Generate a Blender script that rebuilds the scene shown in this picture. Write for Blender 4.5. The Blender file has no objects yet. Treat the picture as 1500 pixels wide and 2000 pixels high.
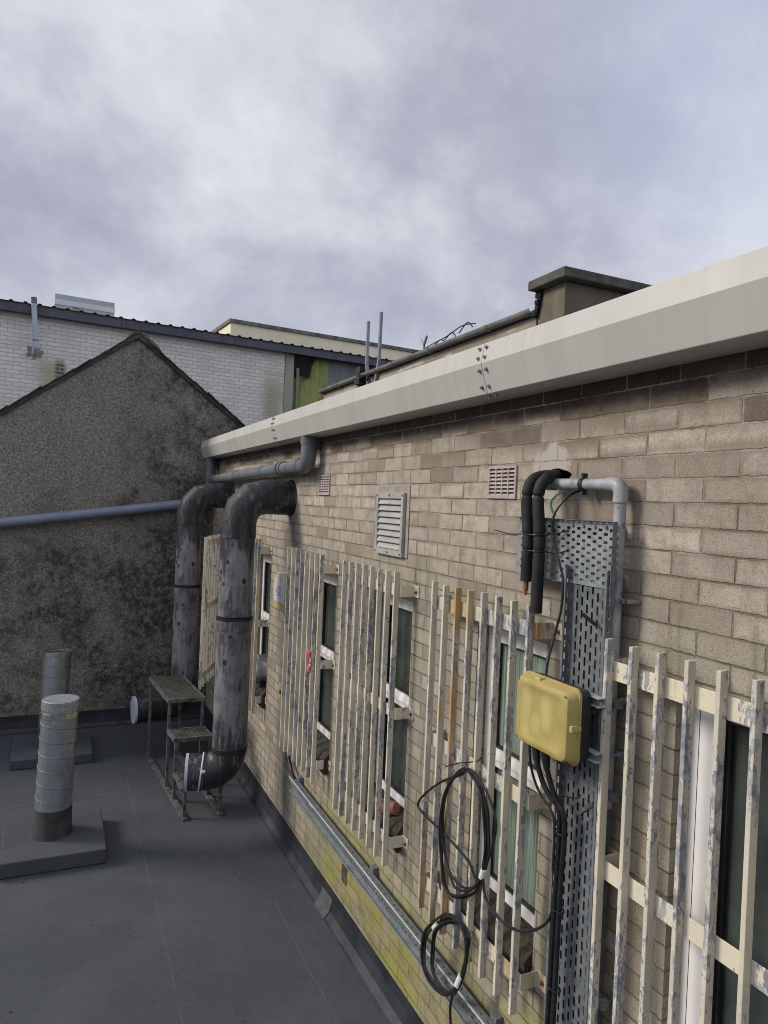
import bpy, bmesh, math, random
from mathutils import Vector, Matrix
random.seed(7)
SKS, SKZ = 3.0, 11.1
C = bpy.context.scene.collection
R = math.radians

# ------------------------------------------------------------------ helpers
ORG = {}
def link(o):
    C.objects.link(o); return o

def empty(name, loc, rz=0.0):
    o = bpy.data.objects.new(name, None); link(o)
    o.location = loc; o.rotation_euler = (0, 0, rz); o.empty_display_size = .1
    ORG[o.name] = Vector(loc)
    return o

def tag(o, label=None, cat=None, group=None, kind=None):
    if label: o['label'] = label
    if cat: o['category'] = cat
    if group: o['group'] = group
    if kind: o['kind'] = kind
    return o

def obj(name, bm, mat, parent=None, smooth=False, bevel=0, local=False, origin=None, solid=0, sharp=38):
    """one mesh object; vertices come in world coordinates (or in the parent's, when local)"""
    bmesh.ops.recalc_face_normals(bm, faces=bm.faces)
    if local:
        o0 = Vector((0, 0, 0))
    elif parent is not None:
        o0 = ORG[parent.name]
    elif origin is not None:
        o0 = Vector(origin)
    else:
        xs = [v.co for v in bm.verts]
        o0 = Vector(((min(v.x for v in xs)+max(v.x for v in xs))/2, (min(v.y for v in xs)+max(v.y for v in xs))/2, min(v.z for v in xs)))
    if o0.length:
        bmesh.ops.translate(bm, vec=-o0, verts=bm.verts)
    me = bpy.data.meshes.new(name)
    bm.to_mesh(me); bm.free()
    o = bpy.data.objects.new(name, me); link(o)
    if parent is not None:
        o.parent = parent
        ORG[o.name] = ORG[parent.name] if not local else Vector((0, 0, 0))
    else:
        o.location = o0; ORG[o.name] = o0
    me.materials.append(mat)
    if smooth:
        for p in me.polygons: p.use_smooth = True
        me.set_sharp_from_angle(angle=R(sharp))
    if solid:
        m = o.modifiers.new('s', 'SOLIDIFY'); m.thickness = solid; m.offset = 0
    if bevel:
        m = o.modifiers.new('b', 'BEVEL'); m.width = bevel; m.segments = 2; m.limit_method = 'ANGLE'; m.angle_limit = R(50)
    return o

def BM(): return bmesh.new()

def box(bm, lo, hi, m=None):
    vs = [bm.verts.new((x, y, z)) for x in (lo[0], hi[0]) for y in (lo[1], hi[1]) for z in (lo[2], hi[2])]
    for f in ((0, 1, 3, 2), (4, 6, 7, 5), (0, 4, 5, 1), (2, 3, 7, 6), (0, 2, 6, 4), (1, 5, 7, 3)):
        bm.faces.new([vs[i] for i in f])
    if m is not None:
        bmesh.ops.transform(bm, matrix=m, verts=vs)
    return vs

def quad(bm, *p):
    return bm.faces.new([bm.verts.new(q) for q in p])

def prism(bm, prof, fn, a, b):
    """extrude a closed profile (list of 2-tuples) from a to b; fn(u,v,t) -> xyz"""
    A = [bm.verts.new(fn(u, v, a)) for u, v in prof]; B = [bm.verts.new(fn(u, v, b)) for u, v in prof]
    n = len(prof)
    for i in range(n):
        bm.faces.new((A[i], A[(i+1) % n], B[(i+1) % n], B[i]))
    bm.faces.new(A[::-1]); bm.faces.new(B)

def strip(bm, prof, fn, a, b):
    A = [bm.verts.new(fn(u, v, a)) for u, v in prof]; B = [bm.verts.new(fn(u, v, b)) for u, v in prof]
    for i in range(len(prof)-1):
        bm.faces.new((A[i], A[i+1], B[i+1], B[i]))

def spline(pts, n=6, closed=False):
    P = [Vector(p) for p in pts]; out = []
    N = len(P)
    rng = range(N if closed else N-1)
    for i in rng:
        if closed:
            a, b, c, d = P[(i-1) % N], P[i], P[(i+1) % N], P[(i+2) % N]
        else:
            a, b, c, d = P[max(i-1, 0)], P[i], P[i+1], P[min(i+2, N-1)]
        for k in range(n):
            t = k/n
            out.append(.5*((2*b)+(-a+c)*t+(2*a-5*b+4*c-d)*t*t+(-a+3*b-3*c+d)*t**3))
    if not closed: out.append(P[-1])
    return out

def tube(bm, pts, r, seg=14, caps=True, closed=False, rad=None):
    P = [Vector(p) for p in pts]; N = len(P)
    def tan(i):
        if closed: return (P[(i+1) % N]-P[(i-1) % N]).normalized()
        return (P[min(i+1, N-1)]-P[max(i-1, 0)]).normalized()
    t = tan(0); u = t.orthogonal().normalized(); rings = []
    for i in range(N):
        t2 = tan(i)
        q = t.rotation_difference(t2); u = (q @ u); u = (u-t2*u.dot(t2)).normalized(); t = t2
        w = t.cross(u); rr = rad[i] if rad else r
        rings.append([bm.verts.new(P[i]+rr*(math.cos(2*math.pi*k/seg)*u+math.sin(2*math.pi*k/seg)*w)) for k in range(seg)])
    for i in range(N if closed else N-1):
        a, b = rings[i], rings[(i+1) % N]
        for k in range(seg):
            bm.faces.new((a[k], a[(k+1) % seg], b[(k+1) % seg], b[k]))
    if caps and not closed:
        bm.faces.new(rings[0][::-1]); bm.faces.new(rings[-1])
    return rings

def arc(c, a0, a1, r, n, e1, e2):
    c, e1, e2 = Vector(c), Vector(e1), Vector(e2)
    return [c+r*(math.cos(a0+(a1-a0)*i/n)*e1+math.sin(a0+(a1-a0)*i/n)*e2) for i in range(n+1)]

def perf(bm, u0, u1, v0, v1, cols, fn):
    """plate with rectangular holes. cols: list of (ua, ub, [(va, vb), ...])"""
    def q(a, b, c, d):
        if b-a > 1e-5 and d-c > 1e-5:
            quad(bm, fn(a, c), fn(b, c), fn(b, d), fn(a, d))
    u = u0
    for ua, ub, sl in cols:
        q(u, ua, v0, v1)
        v = v0
        for va, vb in sl:
            q(ua, ub, v, va); v = vb
        q(ua, ub, v, v1)
        u = ub
    q(u, u1, v0, v1)

# ------------------------------------------------------------------ materials
class NT:
    def __init__(s, name):
        s.m = bpy.data.materials.new(name); s.m.use_nodes = True
        s.t = s.m.node_tree; s.n = s.t.nodes; s.n.clear()
        s.out = s.n.new('ShaderNodeOutputMaterial'); s.b = s.n.new('ShaderNodeBsdfPrincipled')
        s.t.links.new(s.b.outputs[0], s.out.inputs[0])
    def L(s, a, b): s.t.links.new(a, b)
    def set(s, i, v):
        if hasattr(v, 'is_linked') or isinstance(v, bpy.types.NodeSocket): s.L(v, i)
        elif isinstance(v, (tuple, list)) and len(v) == 3 and i.type == 'RGBA': i.default_value = (*v, 1)
        else: i.default_value = v
    def math(s, op, a, b=0.0, c=None, clamp=False):
        n = s.n.new('ShaderNodeMath'); n.operation = op; n.use_clamp = clamp
        s.set(n.inputs[0], a); s.set(n.inputs[1], b)
        if c is not None: s.set(n.inputs[2], c)
        return n.outputs[0]
    def mix(s, f, a, b, mode='MIX'):
        n = s.n.new('ShaderNodeMix'); n.data_type = 'RGBA'; n.blend_type = mode
        s.set(n.inputs[0], f); s.set(n.inputs[6], a); s.set(n.inputs[7], b)
        return n.outputs[2]
    def ramp(s, f, lo, hi, a=0.0, b=1.0):
        n = s.n.new('ShaderNodeMapRange'); n.interpolation_type = 'SMOOTHSTEP'
        s.set(n.inputs[0], f); n.inputs[1].default_value = lo; n.inputs[2].default_value = hi
        n.inputs[3].default_value = a; n.inputs[4].default_value = b
        return n.outputs[0]
    def cramp(s, f, stops, const=False):
        n = s.n.new('ShaderNodeValToRGB'); e = n.color_ramp
        if const: e.interpolation = 'CONSTANT'
        while len(e.elements) < len(stops): e.elements.new(.5)
        for el, (p, c) in zip(e.elements, stops): el.position = p; el.color = (*c, 1)
        s.set(n.inputs[0], f)
        return n.outputs[0]
    def coord(s, rnd=True):
        tc = s.n.new('ShaderNodeTexCoord').outputs['Object']
        if not rnd: return tc
        oi = s.n.new('ShaderNodeObjectInfo').outputs['Random']
        v = s.n.new('ShaderNodeVectorMath'); v.operation = 'ADD'
        cx = s.n.new('ShaderNodeCombineXYZ')
        s.set(cx.inputs[0], s.math('MULTIPLY', oi, 37.0)); s.set(cx.inputs[1], s.math('MULTIPLY', oi, 91.0)); s.set(cx.inputs[2], s.math('MULTIPLY', oi, 53.0))
        s.L(tc, v.inputs[0]); s.L(cx.outputs[0], v.inputs[1])
        return v.outputs[0]
    def scale(s, vec, k):
        v = s.n.new('ShaderNodeVectorMath'); v.operation = 'MULTIPLY'
        s.L(vec, v.inputs[0]); v.inputs[1].default_value = k
        return v.outputs[0]
    def sep(s, vec):
        n = s.n.new('ShaderNodeSeparateXYZ'); s.L(vec, n.inputs[0]); return n.outputs
    def comb(s, x, y, z=0.0):
        n = s.n.new('ShaderNodeCombineXYZ'); s.set(n.inputs[0], x); s.set(n.inputs[1], y); s.set(n.inputs[2], z); return n.outputs[0]
    def noise(s, vec, sc, det=4, rough=.55, dist=0.0):
        n = s.n.new('ShaderNodeTexNoise'); s.L(vec, n.inputs['Vector'])
        n.inputs['Scale'].default_value = sc; n.inputs['Detail'].default_value = det
        n.inputs['Roughness'].default_value = rough; n.inputs['Distortion'].default_value = dist
        return n.outputs['Fac']
    def voro(s, vec, sc, feat='F1'):
        n = s.n.new('ShaderNodeTexVoronoi'); n.feature = feat; s.L(vec, n.inputs['Vector']); n.inputs['Scale'].default_value = sc
        return n.outputs[0]
    def white(s, vec):
        n = s.n.new('ShaderNodeTexWhiteNoise'); n.noise_dimensions = '2D'; s.L(vec, n.inputs['Vector']); return n.outputs['Value']
    def bump(s, h, strength=.3, dist=.01, prev=None):
        n = s.n.new('ShaderNodeBump'); n.inputs['Strength'].default_value = strength; n.inputs['Distance'].default_value = dist
        s.L(h, n.inputs['Height'])
        if prev is not None: s.L(prev, n.inputs['Normal'])
        s.L(n.outputs[0], s.b.inputs['Normal']); return n.outputs[0]
    def fin(s, col, rough=.6, metal=0.0, spec=.5):
        s.set(s.b.inputs['Base Color'], col); s.set(s.b.inputs['Roughness'], rough); s.set(s.b.inputs['Metallic'], metal)
        s.b.inputs['Specular IOR Level'].default_value = spec
        return s.m

def weathered(name, c1, c2, sc=4.0, lo=.35, hi=.65, rough=.6, metal=0.0, bsc=60.0, bst=.15, c3=None, sc3=18.0, t3=(.58, .7), spec=.4, stretch=(1, 1, 1), bd=.004):
    s = NT(name); v = s.coord(); vs = s.scale(v, stretch)
    col = s.mix(s.ramp(s.noise(vs, sc, 6), lo, hi), c1, c2)
    if c3: col = s.mix(s.ramp(s.noise(vs, sc3, 5, .6), *t3), col, c3)
    s.bump(s.noise(v, bsc, 3), bst, bd)
    rr = s.ramp(s.noise(v, sc*2.3, 3), .3, .7, rough-.1, min(rough+.12, 1))
    return s.fin(col, rr, metal, spec)

def mat_block():
    s = NT('concrete_block'); v = s.coord(False); X = s.sep(v)
    z = s.math('DIVIDE', s.math('SUBTRACT', X[2], .04), .1); row = s.math('FLOOR', z)
    odd = s.math('MULTIPLY', s.math('PINGPONG', s.math('ADD', row, 1.0), 1.0), .53)   # rows 35, 37.. are the unshifted ones
    u = s.math('SUBTRACT', s.math('DIVIDE', s.math('SUBTRACT', X[1], 1.857), .303), odd)
    cu = s.math('FLOOR', u); fu = s.math('FRACT', u); fz = s.math('FRACT', z)
    wob = s.math('MULTIPLY', s.math('SUBTRACT', s.noise(v, 30, 4, .65), .5), .15)
    du = s.math('ADD', s.math('MULTIPLY', s.math('MINIMUM', fu, s.math('SUBTRACT', 1.0, fu)), 3.03), wob)
    dz = s.math('ADD', s.math('MINIMUM', fz, s.math('SUBTRACT', 1.0, fz)), wob)
    d = s.math('MINIMUM', du, dz)
    face = s.ramp(d, .022, .058)                      # 0 in the joint, 1 on the block
    rid = s.white(s.comb(cu, row)); rid2 = s.white(s.comb(s.math('ADD', cu, 31.0), row))
    big = s.noise(v, .55, 3); mid = s.noise(v, 3.2, 5, .6)
    # how wet and brown the courses are under the eaves; topmost also painted gutter shade
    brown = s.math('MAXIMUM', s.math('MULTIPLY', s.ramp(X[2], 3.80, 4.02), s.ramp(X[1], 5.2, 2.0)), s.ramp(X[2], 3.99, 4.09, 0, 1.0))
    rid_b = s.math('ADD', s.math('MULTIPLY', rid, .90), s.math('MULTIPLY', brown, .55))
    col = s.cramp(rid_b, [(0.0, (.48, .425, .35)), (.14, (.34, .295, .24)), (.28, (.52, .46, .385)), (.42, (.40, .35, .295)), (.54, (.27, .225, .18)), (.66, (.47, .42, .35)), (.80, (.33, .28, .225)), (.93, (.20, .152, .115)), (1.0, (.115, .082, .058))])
    col = s.mix(s.math('MULTIPLY', s.ramp(s.noise(v, 9, 5, .6), .42, .70), .62), col, (.20, .16, .12))
    edge = s.math('SUBTRACT', 1.0, s.ramp(s.math('ADD', d, s.math('MULTIPLY', s.math('SUBTRACT', s.noise(v, 12, 4, .6), .5), .35)), .08, .24))
    col = s.mix(s.math('MULTIPLY', s.math('MULTIPLY', edge, s.ramp(rid2, .35, .75)), .55), col, (.20, .155, .12))
    # lower courses are greyer
    low = s.math('MULTIPLY', s.ramp(s.math('ADD', X[2], s.math('MULTIPLY', mid, .5)), 3.75, 3.25), s.ramp(X[1], 9.0, 5.0, .6, 1.0))
    col = s.mix(s.math('MULTIPLY', low, .62), col, s.mix(rid2, (.165, .148, .108), (.36, .325, .255)))
    col = s.mix(.12, s.mix(1.0, col, (1.1, 1.1, 1.1), 'MULTIPLY'), (.47, .445, .40))
    damp_shade_z = s.math('ADD', X[2], s.math('MULTIPLY', s.math('SUBTRACT', mid, .5), .22))
    col = s.mix(s.ramp(damp_shade_z, 4.04, 4.15, 0, .88), col, (.045, .033, .026))  # damp stain, with the gutter's shade painted into the same dark colour
    # staining runs around the grille brackets and under sills
    run = s.noise(s.scale(v, (1, 5.5, .55)), 2.0, 5, .6)
    col = s.mix(s.math('MULTIPLY', s.ramp(run, .50, .70), s.ramp(X[2], 3.5, 2.8, .18, .78)), col, (.135, .118, .082))
    # the dark sooty run under the near flue
    sl = s.math('MULTIPLY', s.ramp(s.math('ABSOLUTE', s.math('SUBTRACT', X[1], s.math('ADD', 7.42, s.math('MULTIPLY', s.math('SUBTRACT', mid, .5), .5)))), .36, .10), s.ramp(X[2], 3.55, 3.2))
    col = s.mix(s.math('MULTIPLY', sl, .62), col, (.085, .088, .09))
    # algae along the cable tray and at the foot of the wall
    alg = s.math('MULTIPLY', s.ramp(s.math('ADD', X[2], s.math('MULTIPLY', mid, .9)), 1.62, 1.10), s.math('MULTIPLY', s.ramp(X[1], 7.0, 5.7), s.ramp(big, .30, .52, .45, 1.0)))
    alg = s.math('MULTIPLY', alg, s.ramp(s.noise(v, 2.6, 6, .65), .36, .56, .3, 1.0))
    col = s.mix(s.math('MULTIPLY', alg, .85), col, s.mix(s.ramp(mid, .4, .65), (.31, .295, .055), (.16, .15, .045)))
    hb = s.math('MAXIMUM', s.math('SUBTRACT', s.math('ABSOLUTE', s.math('SUBTRACT', X[1], 5.50)), .06), s.math('SUBTRACT', s.math('ABSOLUTE', s.math('SUBTRACT', X[2], .46)), .07))
    col = s.mix(s.ramp(s.math('ADD', hb, s.math('MULTIPLY', s.math('SUBTRACT', s.noise(v, 16, 4), .5), .05)), .012, -.002), col, (.06, .045, .032))  # dark of a missing brick's recess, painted as colour
    alg2 = s.math('MULTIPLY', s.ramp(s.noise(v, 5.5, 5, .65), .54, .7), s.ramp(X[2], 3.75, 2.6, .0, .55))
    col = s.mix(alg2, col, (.19, .18, .085))
    # loose cement smear around the pipe hole
    hx = s.math('ADD', s.math('POWER', s.math('SUBTRACT', X[1], 2.98), 2.0), s.math('POWER', s.math('SUBTRACT', X[2], 3.79), 2.0))
    sm = s.ramp(s.math('ADD', s.math('SQRT', hx), s.math('MULTIPLY', s.math('SUBTRACT', s.noise(v, 14, 4), .5), .16)), .16, .12)
    # bright and dark speck of the aggregate
    sp = s.noise(v, 210, 2, .7)
    col = s.mix(s.ramp(sp, .50, .68, 0, .6), col, (.09, .075, .058))
    col = s.mix(s.ramp(s.noise(v, 62, 5, .8), .48, .72, 0, .6), col, (.13, .108, .082))
    col = s.mix(s.ramp(s.noise(v, 110, 3, .75), .52, .70, 0, .55), col, s.mix(.5, s.mix(1.0, col, (1.5, 1.5, 1.5), 'MULTIPLY'), (.46, .42, .36)))
    mort = s.mix(s.ramp(s.noise(v, 3.5, 4), .4, .62), (.36, .325, .26), (.17, .15, .10))
    mort = s.mix(s.math('MULTIPLY', s.ramp(X[2], 3.6, 3.0), .6), mort, (.135, .118, .072))
    col = s.mix(face, mort, col)
    col = s.mix(sm, col, (.45, .41, .36))
    b1 = s.bump(face, .8, .008)
    s.bump(s.noise(v, 95, 5, .75), .8, .006, b1)
    return s.fin(col, .93, 0, .2)

def mat_whitebrick():
    s = NT('white_painted_brick'); v = s.coord(False); X = s.sep(v)
    z = s.math('DIVIDE', X[2], .1); row = s.math('FLOOR', z)
    odd = s.math('MULTIPLY', s.math('PINGPONG', row, 1.0), .5)
    u = s.math('ADD', s.math('DIVIDE', X[0], .3), odd); cu = s.math('FLOOR', u); fu = s.math('FRACT', u); fz = s.math('FRACT', z)
    d = s.math('MINIMUM', s.math('MULTIPLY', s.math('MINIMUM', fu, s.math('SUBTRACT', 1.0, fu)), 3.0), s.math('MINIMUM', fz, s.math('SUBTRACT', 1.0, fz)))
    face = s.ramp(d, .05, .13)
    rid = s.white(s.comb(cu, row))
    col = s.mix(rid, (.63, .615, .58), (.76, .745, .705))
    col = s.mix(s.math('MULTIPLY', s.ramp(s.noise(v, 1.1, 5), .45, .7), .3), col, (.5, .5, .47))
    # green runs
    def run(cx, w, zt, zb, k):
        a = s.ramp(s.math('ABSOLUTE', s.math('SUBTRACT', X[0], s.math('ADD', cx, s.math('MULTIPLY', s.math('SUBTRACT', s.noise(v, 5, 3), .5), .25)))), w, w*.15)
        return s.math('MULTIPLY', s.math('MULTIPLY', a, s.ramp(X[2], zt, zb)), k)
    col = s.mix(run(-2.6, .50, 7.0, 6.55, .75), col, (.33, .33, .16))
    col = s.mix(run(-2.40, .18, 7.02, 6.7, .9), col, (.07, .07, .035))
    col = s.mix(run(3.25, .5, 7.7, 6.6, .75), col, (.25, .27, .12))
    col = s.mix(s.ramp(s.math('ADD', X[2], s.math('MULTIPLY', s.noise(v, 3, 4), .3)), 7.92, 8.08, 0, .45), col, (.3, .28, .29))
    col = s.mix(face, (.44, .435, .425), col)
    s.bump(face, .4, .006)
    return s.fin(col, .75, 0, .3)

def mat_pebble():
    s = NT('pebbledash'); v = s.coord(False); X = s.sep(v)
    n1 = s.noise(v, 34, 4, .75); n2 = s.noise(v, 2.0, 6, .65)
    col = s.cramp(n1, [(.32, (.085, .079, .067)), (.45, (.235, .22, .19)), (.57, (.35, .33, .288)), (.70, (.52, .495, .445))])
    col = s.mix(s.math('MULTIPLY', s.ramp(s.noise(v, .8, 3), .4, .65), .5), col, s.mix(.5, col, (.13, .13, .10)))
    # black mould drifts: lower half and towards the corner
    reg = s.math('ADD', s.math('MULTIPLY', s.ramp(X[0], -2.2, -.2), .24), s.math('ADD', s.math('MULTIPLY', s.ramp(X[2], 3.4, 2.2), .15), s.math('MULTIPLY', s.ramp(X[2], 4.6, 3.6), .04)))
    m = s.ramp(s.math('ADD', n2, reg), .56, .84)
    m = s.math('MULTIPLY', m, s.ramp(s.noise(v, 11, 5, .7), .36, .6, .25, 1.0))
    col = s.mix(s.math('MULTIPLY', m, .8), col, (.022, .022, .019))
    n = s.bump(n1, 1.0, .03)
    s.bump(s.noise(v, 70, 3, .7), .6, .012, n)
    return s.fin(col, .95, 0, .15)

def mat_deck():
    s = NT('roofing_felt'); v = s.coord(False)
    n1 = s.noise(v, .9, 6, .6); n2 = s.noise(v, 5, 6, .6)
    col = s.mix(s.ramp(n1, .25, .78), (.047, .053, .067), (.066, .073, .088))
    col = s.mix(s.math('MULTIPLY', s.ramp(n2, .5, .75), .35), col, (.078, .082, .092))
    col = s.mix(s.ramp(s.noise(v, 330, 2, .8), .55, .75, 0, .5), col, (.14, .14, .14))
    col = s.mix(s.ramp(s.noise(v, 13, 6, .7), .45, .72, 0, .4), col, (.036, .04, .048))
    col = s.mix(s.ramp(s.noise(v, 45, 4, .7), .52, .74, 0, .5), col, (.115, .12, .13))
    XX = s.sep(v); wb = s.math('MULTIPLY', s.math('SUBTRACT', s.noise(v, 1.3, 4), .5), .05)
    def lap(ax, at, lo, hi, oth):
        dd = s.math('ABSOLUTE', s.math('SUBTRACT', s.math('ADD', XX[ax], wb), at))
        return s.math('MULTIPLY', s.ramp(dd, .011, .003), s.math('MULTIPLY', s.ramp(XX[oth], lo-.05, lo+.05), s.ramp(XX[oth], hi+.05, hi-.05)))
    lp = s.math('MAXIMUM', lap(0, -1.40, -6, 9.4, 1), s.math('MAXIMUM', lap(1, 4.1, -4, -1.4, 0), lap(0, -.42, -6, 6.1, 1)))
    col = s.mix(s.math('MULTIPLY', lp, s.ramp(s.noise(v, 6, 4), .35, .6, .05, .3)), col, (.13, .135, .142))
    pd = s.math('ABSOLUTE', s.math('SUBTRACT', s.noise(v, .42, 3, .45), .52))
    col = s.mix(s.ramp(pd, .06, .0, 0, .13), col, (.12, .123, .125))
    vd = s.voro(v, 5.5)
    col = s.mix(s.ramp(vd, .035, .02, 0, .9), col, (.012, .012, .012))
    s.bump(s.noise(v, 3.2, 5, .6), .25, .02, s.bump(s.noise(v, 200, 3, .7), .4, .003))
    return s.fin(col, s.ramp(n2, .3, .7, .72, .9), 0, .35)

def mat_peel(name='peeling_paint', rust=0.0, bare=0.0, tint=((.60, .55, .43), (.48, .45, .37))):
    s = NT(name); v = s.coord(); X = s.sep(v)
    vs = s.scale(v, (1, 1, .2))
    a = s.noise(vs, 8, 7, .66); b = s.noise(s.scale(v, (1, 1, .45)), 38, 7, .74)
    cream = s.mix(s.ramp(s.noise(v, 3, 4), .35, .65), *tint)
    cream = s.mix(s.ramp(s.noise(v, 45, 4, .7), .55, .75, 0, .5), cream, (.33, .29, .21))
    galv = s.mix(s.ramp(s.noise(v, 20, 4), .4, .6), (.20, .213, .24), (.35, .355, .36))
    m = s.math('ADD', s.math('MULTIPLY', a, .60), s.math('MULTIPLY', b, .50))
    pe = s.ramp(m, .600-bare, .614-bare)
    col = s.mix(pe, cream, galv)
    # thin rims where the old coat shows
    rim = s.math('MULTIPLY', s.ramp(m, .570-bare, .592-bare), s.math('SUBTRACT', 1.0, pe))
    col = s.mix(s.math('MULTIPLY', rim, .5), col, (.70, .66, .57))
    if rust:
        o = s.n.new('ShaderNodeObjectInfo').outputs['Random']
        rr = s.noise(vs, 2.2, 6, .65)
        f = s.ramp(rr, .62-rust*.25, .70-rust*.2)
        oc = s.mix(s.ramp(b, .4, .6), (.36, .19, .05), (.47, .30, .115))
        col = s.mix(s.math('MULTIPLY', f, .9), col, oc)
    else:
        col = s.mix(s.ramp(s.noise(vs, 11, 5, .6), .64, .72, 0, .6), col, (.30, .17, .06))
    s.bump(pe, -.35, .002, s.bump(s.noise(v, 90, 3), .2, .002))
    return s.fin(col, .68, 0, .35)

def mat_flue(name, dark):
    s = NT(name); v = s.coord(False); X = s.sep(v)
    st = s.noise(s.scale(v, (1, 1, .12)), 9, 6, .65); n = s.noise(v, 3.0, 6, .65)
    base = s.mix(s.ramp(st, .35, .7), (.215, .218, .232), (.13, .132, .144))
    col = s.mix(s.ramp(s.noise(s.scale(v, (1, 1, .3)), 12, 5), .5, .75, 0, .45), base, (.27, .27, .285))
    col = s.mix(s.ramp(s.math('ADD', s.math('MULTIPLY', n, .6), s.math('MULTIPLY', s.noise(s.scale(v, (1, 1, .35)), 11, 6, .7), .45)), .50, .64, 0, .72), col, (.045, .045, .05))
    # bitumen drips and dabs
    dab = s.voro(s.scale(v, (1, 1, .75)), 6.5)
    msk = s.ramp(s.math('ADD', dab, s.math('MULTIPLY', s.math('SUBTRACT', s.noise(v, 25, 3), .5), .12)), .17, .13)
    keep = s.ramp(s.noise(v, 2.4, 2), .46, .54)
    k = s.math('MULTIPLY', msk, keep)
    drip = s.math('MULTIPLY', s.ramp(s.noise(s.scale(v, (1, 1, .06)), 16, 5, .7), .545, .64), s.ramp(n, .42, .56))
    k = s.math('MAXIMUM', k, s.math('MULTIPLY', drip, .75))
    if not dark:
        zz = s.math('ADD', X[2], s.math('MULTIPLY', s.math('SUBTRACT', s.noise(s.scale(v, (1, 1, .18)), 9, 6, .7), .5), 2.2))
        top = s.ramp(zz, 2.42, 2.66); bot = s.ramp(zz, .78, .5); j = s.ramp(s.math('ABSOLUTE', s.math('SUBTRACT', zz, 1.78)), .16, .02, 0, .7)
        k = s.math('MAXIMUM', k, s.math('MULTIPLY', s.math('MAXIMUM', top, s.math('MAXIMUM', bot, j)), .85))
    if dark:
        d = s.ramp(s.math('ADD', s.math('MULTIPLY', n, .75), s.math('MULTIPLY', s.noise(s.scale(v, (1, 1, .3)), 16, 5, .7), .35)), .70, .58)
        k = s.math('MAXIMUM', k, s.math('MULTIPLY', d, .96))
    col = s.mix(k, col, s.mix(s.ramp(s.noise(s.scale(v, (1, 1, .25)), 20, 5, .7), .45, .75), (.014, .014, .017), (.05, .05, .058)))
    if dark:
        col = s.mix(s.ramp(s.noise(s.scale(v, (1, 1, .22)), 13, 6, .72), .53, .66, 0, .6), col, (.19, .19, .205))
        col = s.mix(s.ramp(s.noise(v, 10, 4), .66, .74, 0, .35), col, (.09, .11, .05))
    s.bump(s.noise(v, 14, 4), .25, .012)
    return s.fin(col, s.ramp(k, 0, 1, .6, .45), 0, .4)

def mat_spiral(name='galvanised_spiral_duct'):
    s = NT(name); v = s.coord(False)
    n = s.noise(v, 5, 5); n2 = s.noise(s.scale(v, (1, 1, .25)), 14, 5, .6)
    col = s.mix(s.ramp(n, .35, .65), (.52, .56, .60), (.34, .37, .40))
    col = s.mix(s.ramp(n2, .55, .75, 0, .6), col, (.66, .68, .69))
    col = s.mix(s.ramp(s.noise(v, 40, 4), .6, .7, 0, .4), col, (.17, .16, .14))
    s.bump(n2, .12, .004)
    return s.fin(col, s.ramp(n, .3, .7, .26, .42), .85, .5)

def mat_galv(name, c1=(.30, .33, .37), c2=(.44, .47, .5), rough=.45, metal=.6):
    s = NT(name); v = s.coord()
    vo = s.voro(v, 28); n = s.noise(v, 6, 5)
    col = s.mix(s.ramp(vo, .1, .7), c1, c2)
    col = s.mix(s.ramp(n, .45, .7, 0, .55), col, tuple(x*.55 for x in c1))
    return s.fin(col, s.ramp(n, .3, .7, rough-.08, rough+.15), metal, .5)

def mat_glass(name, col, ribs=False):
    s = NT(name); v = s.coord()
    n = s.noise(v, 2.2, 3)
    c = s.mix(s.ramp(n, .35, .65), col, tuple(x*.55 for x in col))
    if ribs:
        w = s.noise(s.scale(v, (1, 60, 1.2)), 1.6, 4, .6)
        c = s.mix(s.ramp(w, .35, .65), tuple(x*.62 for x in col), tuple(min(1, x*1.35) for x in col))
        w2 = s.noise(s.scale(v, (1, 14, .5)), 1.0, 3)
        c = s.mix(s.math('MULTIPLY', s.ramp(w2, .4, .62), .5), c, tuple(x*.45 for x in col))
    return s.fin(c, .06 if not ribs else .16, 0, .55)

def mat_moss():
    s = NT('mossy_render'); v = s.coord(False); X = s.sep(v)
    st = s.noise(s.scale(v, (1, 1, .25)), 3.2, 6, .6); n = s.noise(v, 2.0, 6, .6)
    col = s.mix(s.ramp(st, .4, .62), (.30, .335, .12), (.17, .21, .085))
    gr = s.mix(s.ramp(st, .35, .7), (.17, .19, .19), (.26, .28, .28))
    col = s.mix(s.ramp(X[0], 4.98, 5.04), col, gr)
    # spalled dark patch under the eaves and at the left edge
    hole = s.math('MULTIPLY', s.ramp(s.math('ADD', X[0], s.math('ADD', s.math('MULTIPLY', n, .7), s.math('MULTIPLY', s.math('SUBTRACT', 7.9, X[2]), .35))), 5.0, 4.85), s.ramp(s.math('ADD', X[2], s.math('MULTIPLY', s.noise(v, 4, 5), .55)), 7.42, 7.6))
    col = s.mix(hole, col, (.025, .023, .024))
    col = s.mix(s.ramp(s.math('ADD', X[2], s.math('MULTIPLY', n, .4)), 7.95, 8.1, 0, .7), col, (.09, .09, .085))
    s.bump(n, .5, .03)
    return s.fin(col, .9, 0, .2)

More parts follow.
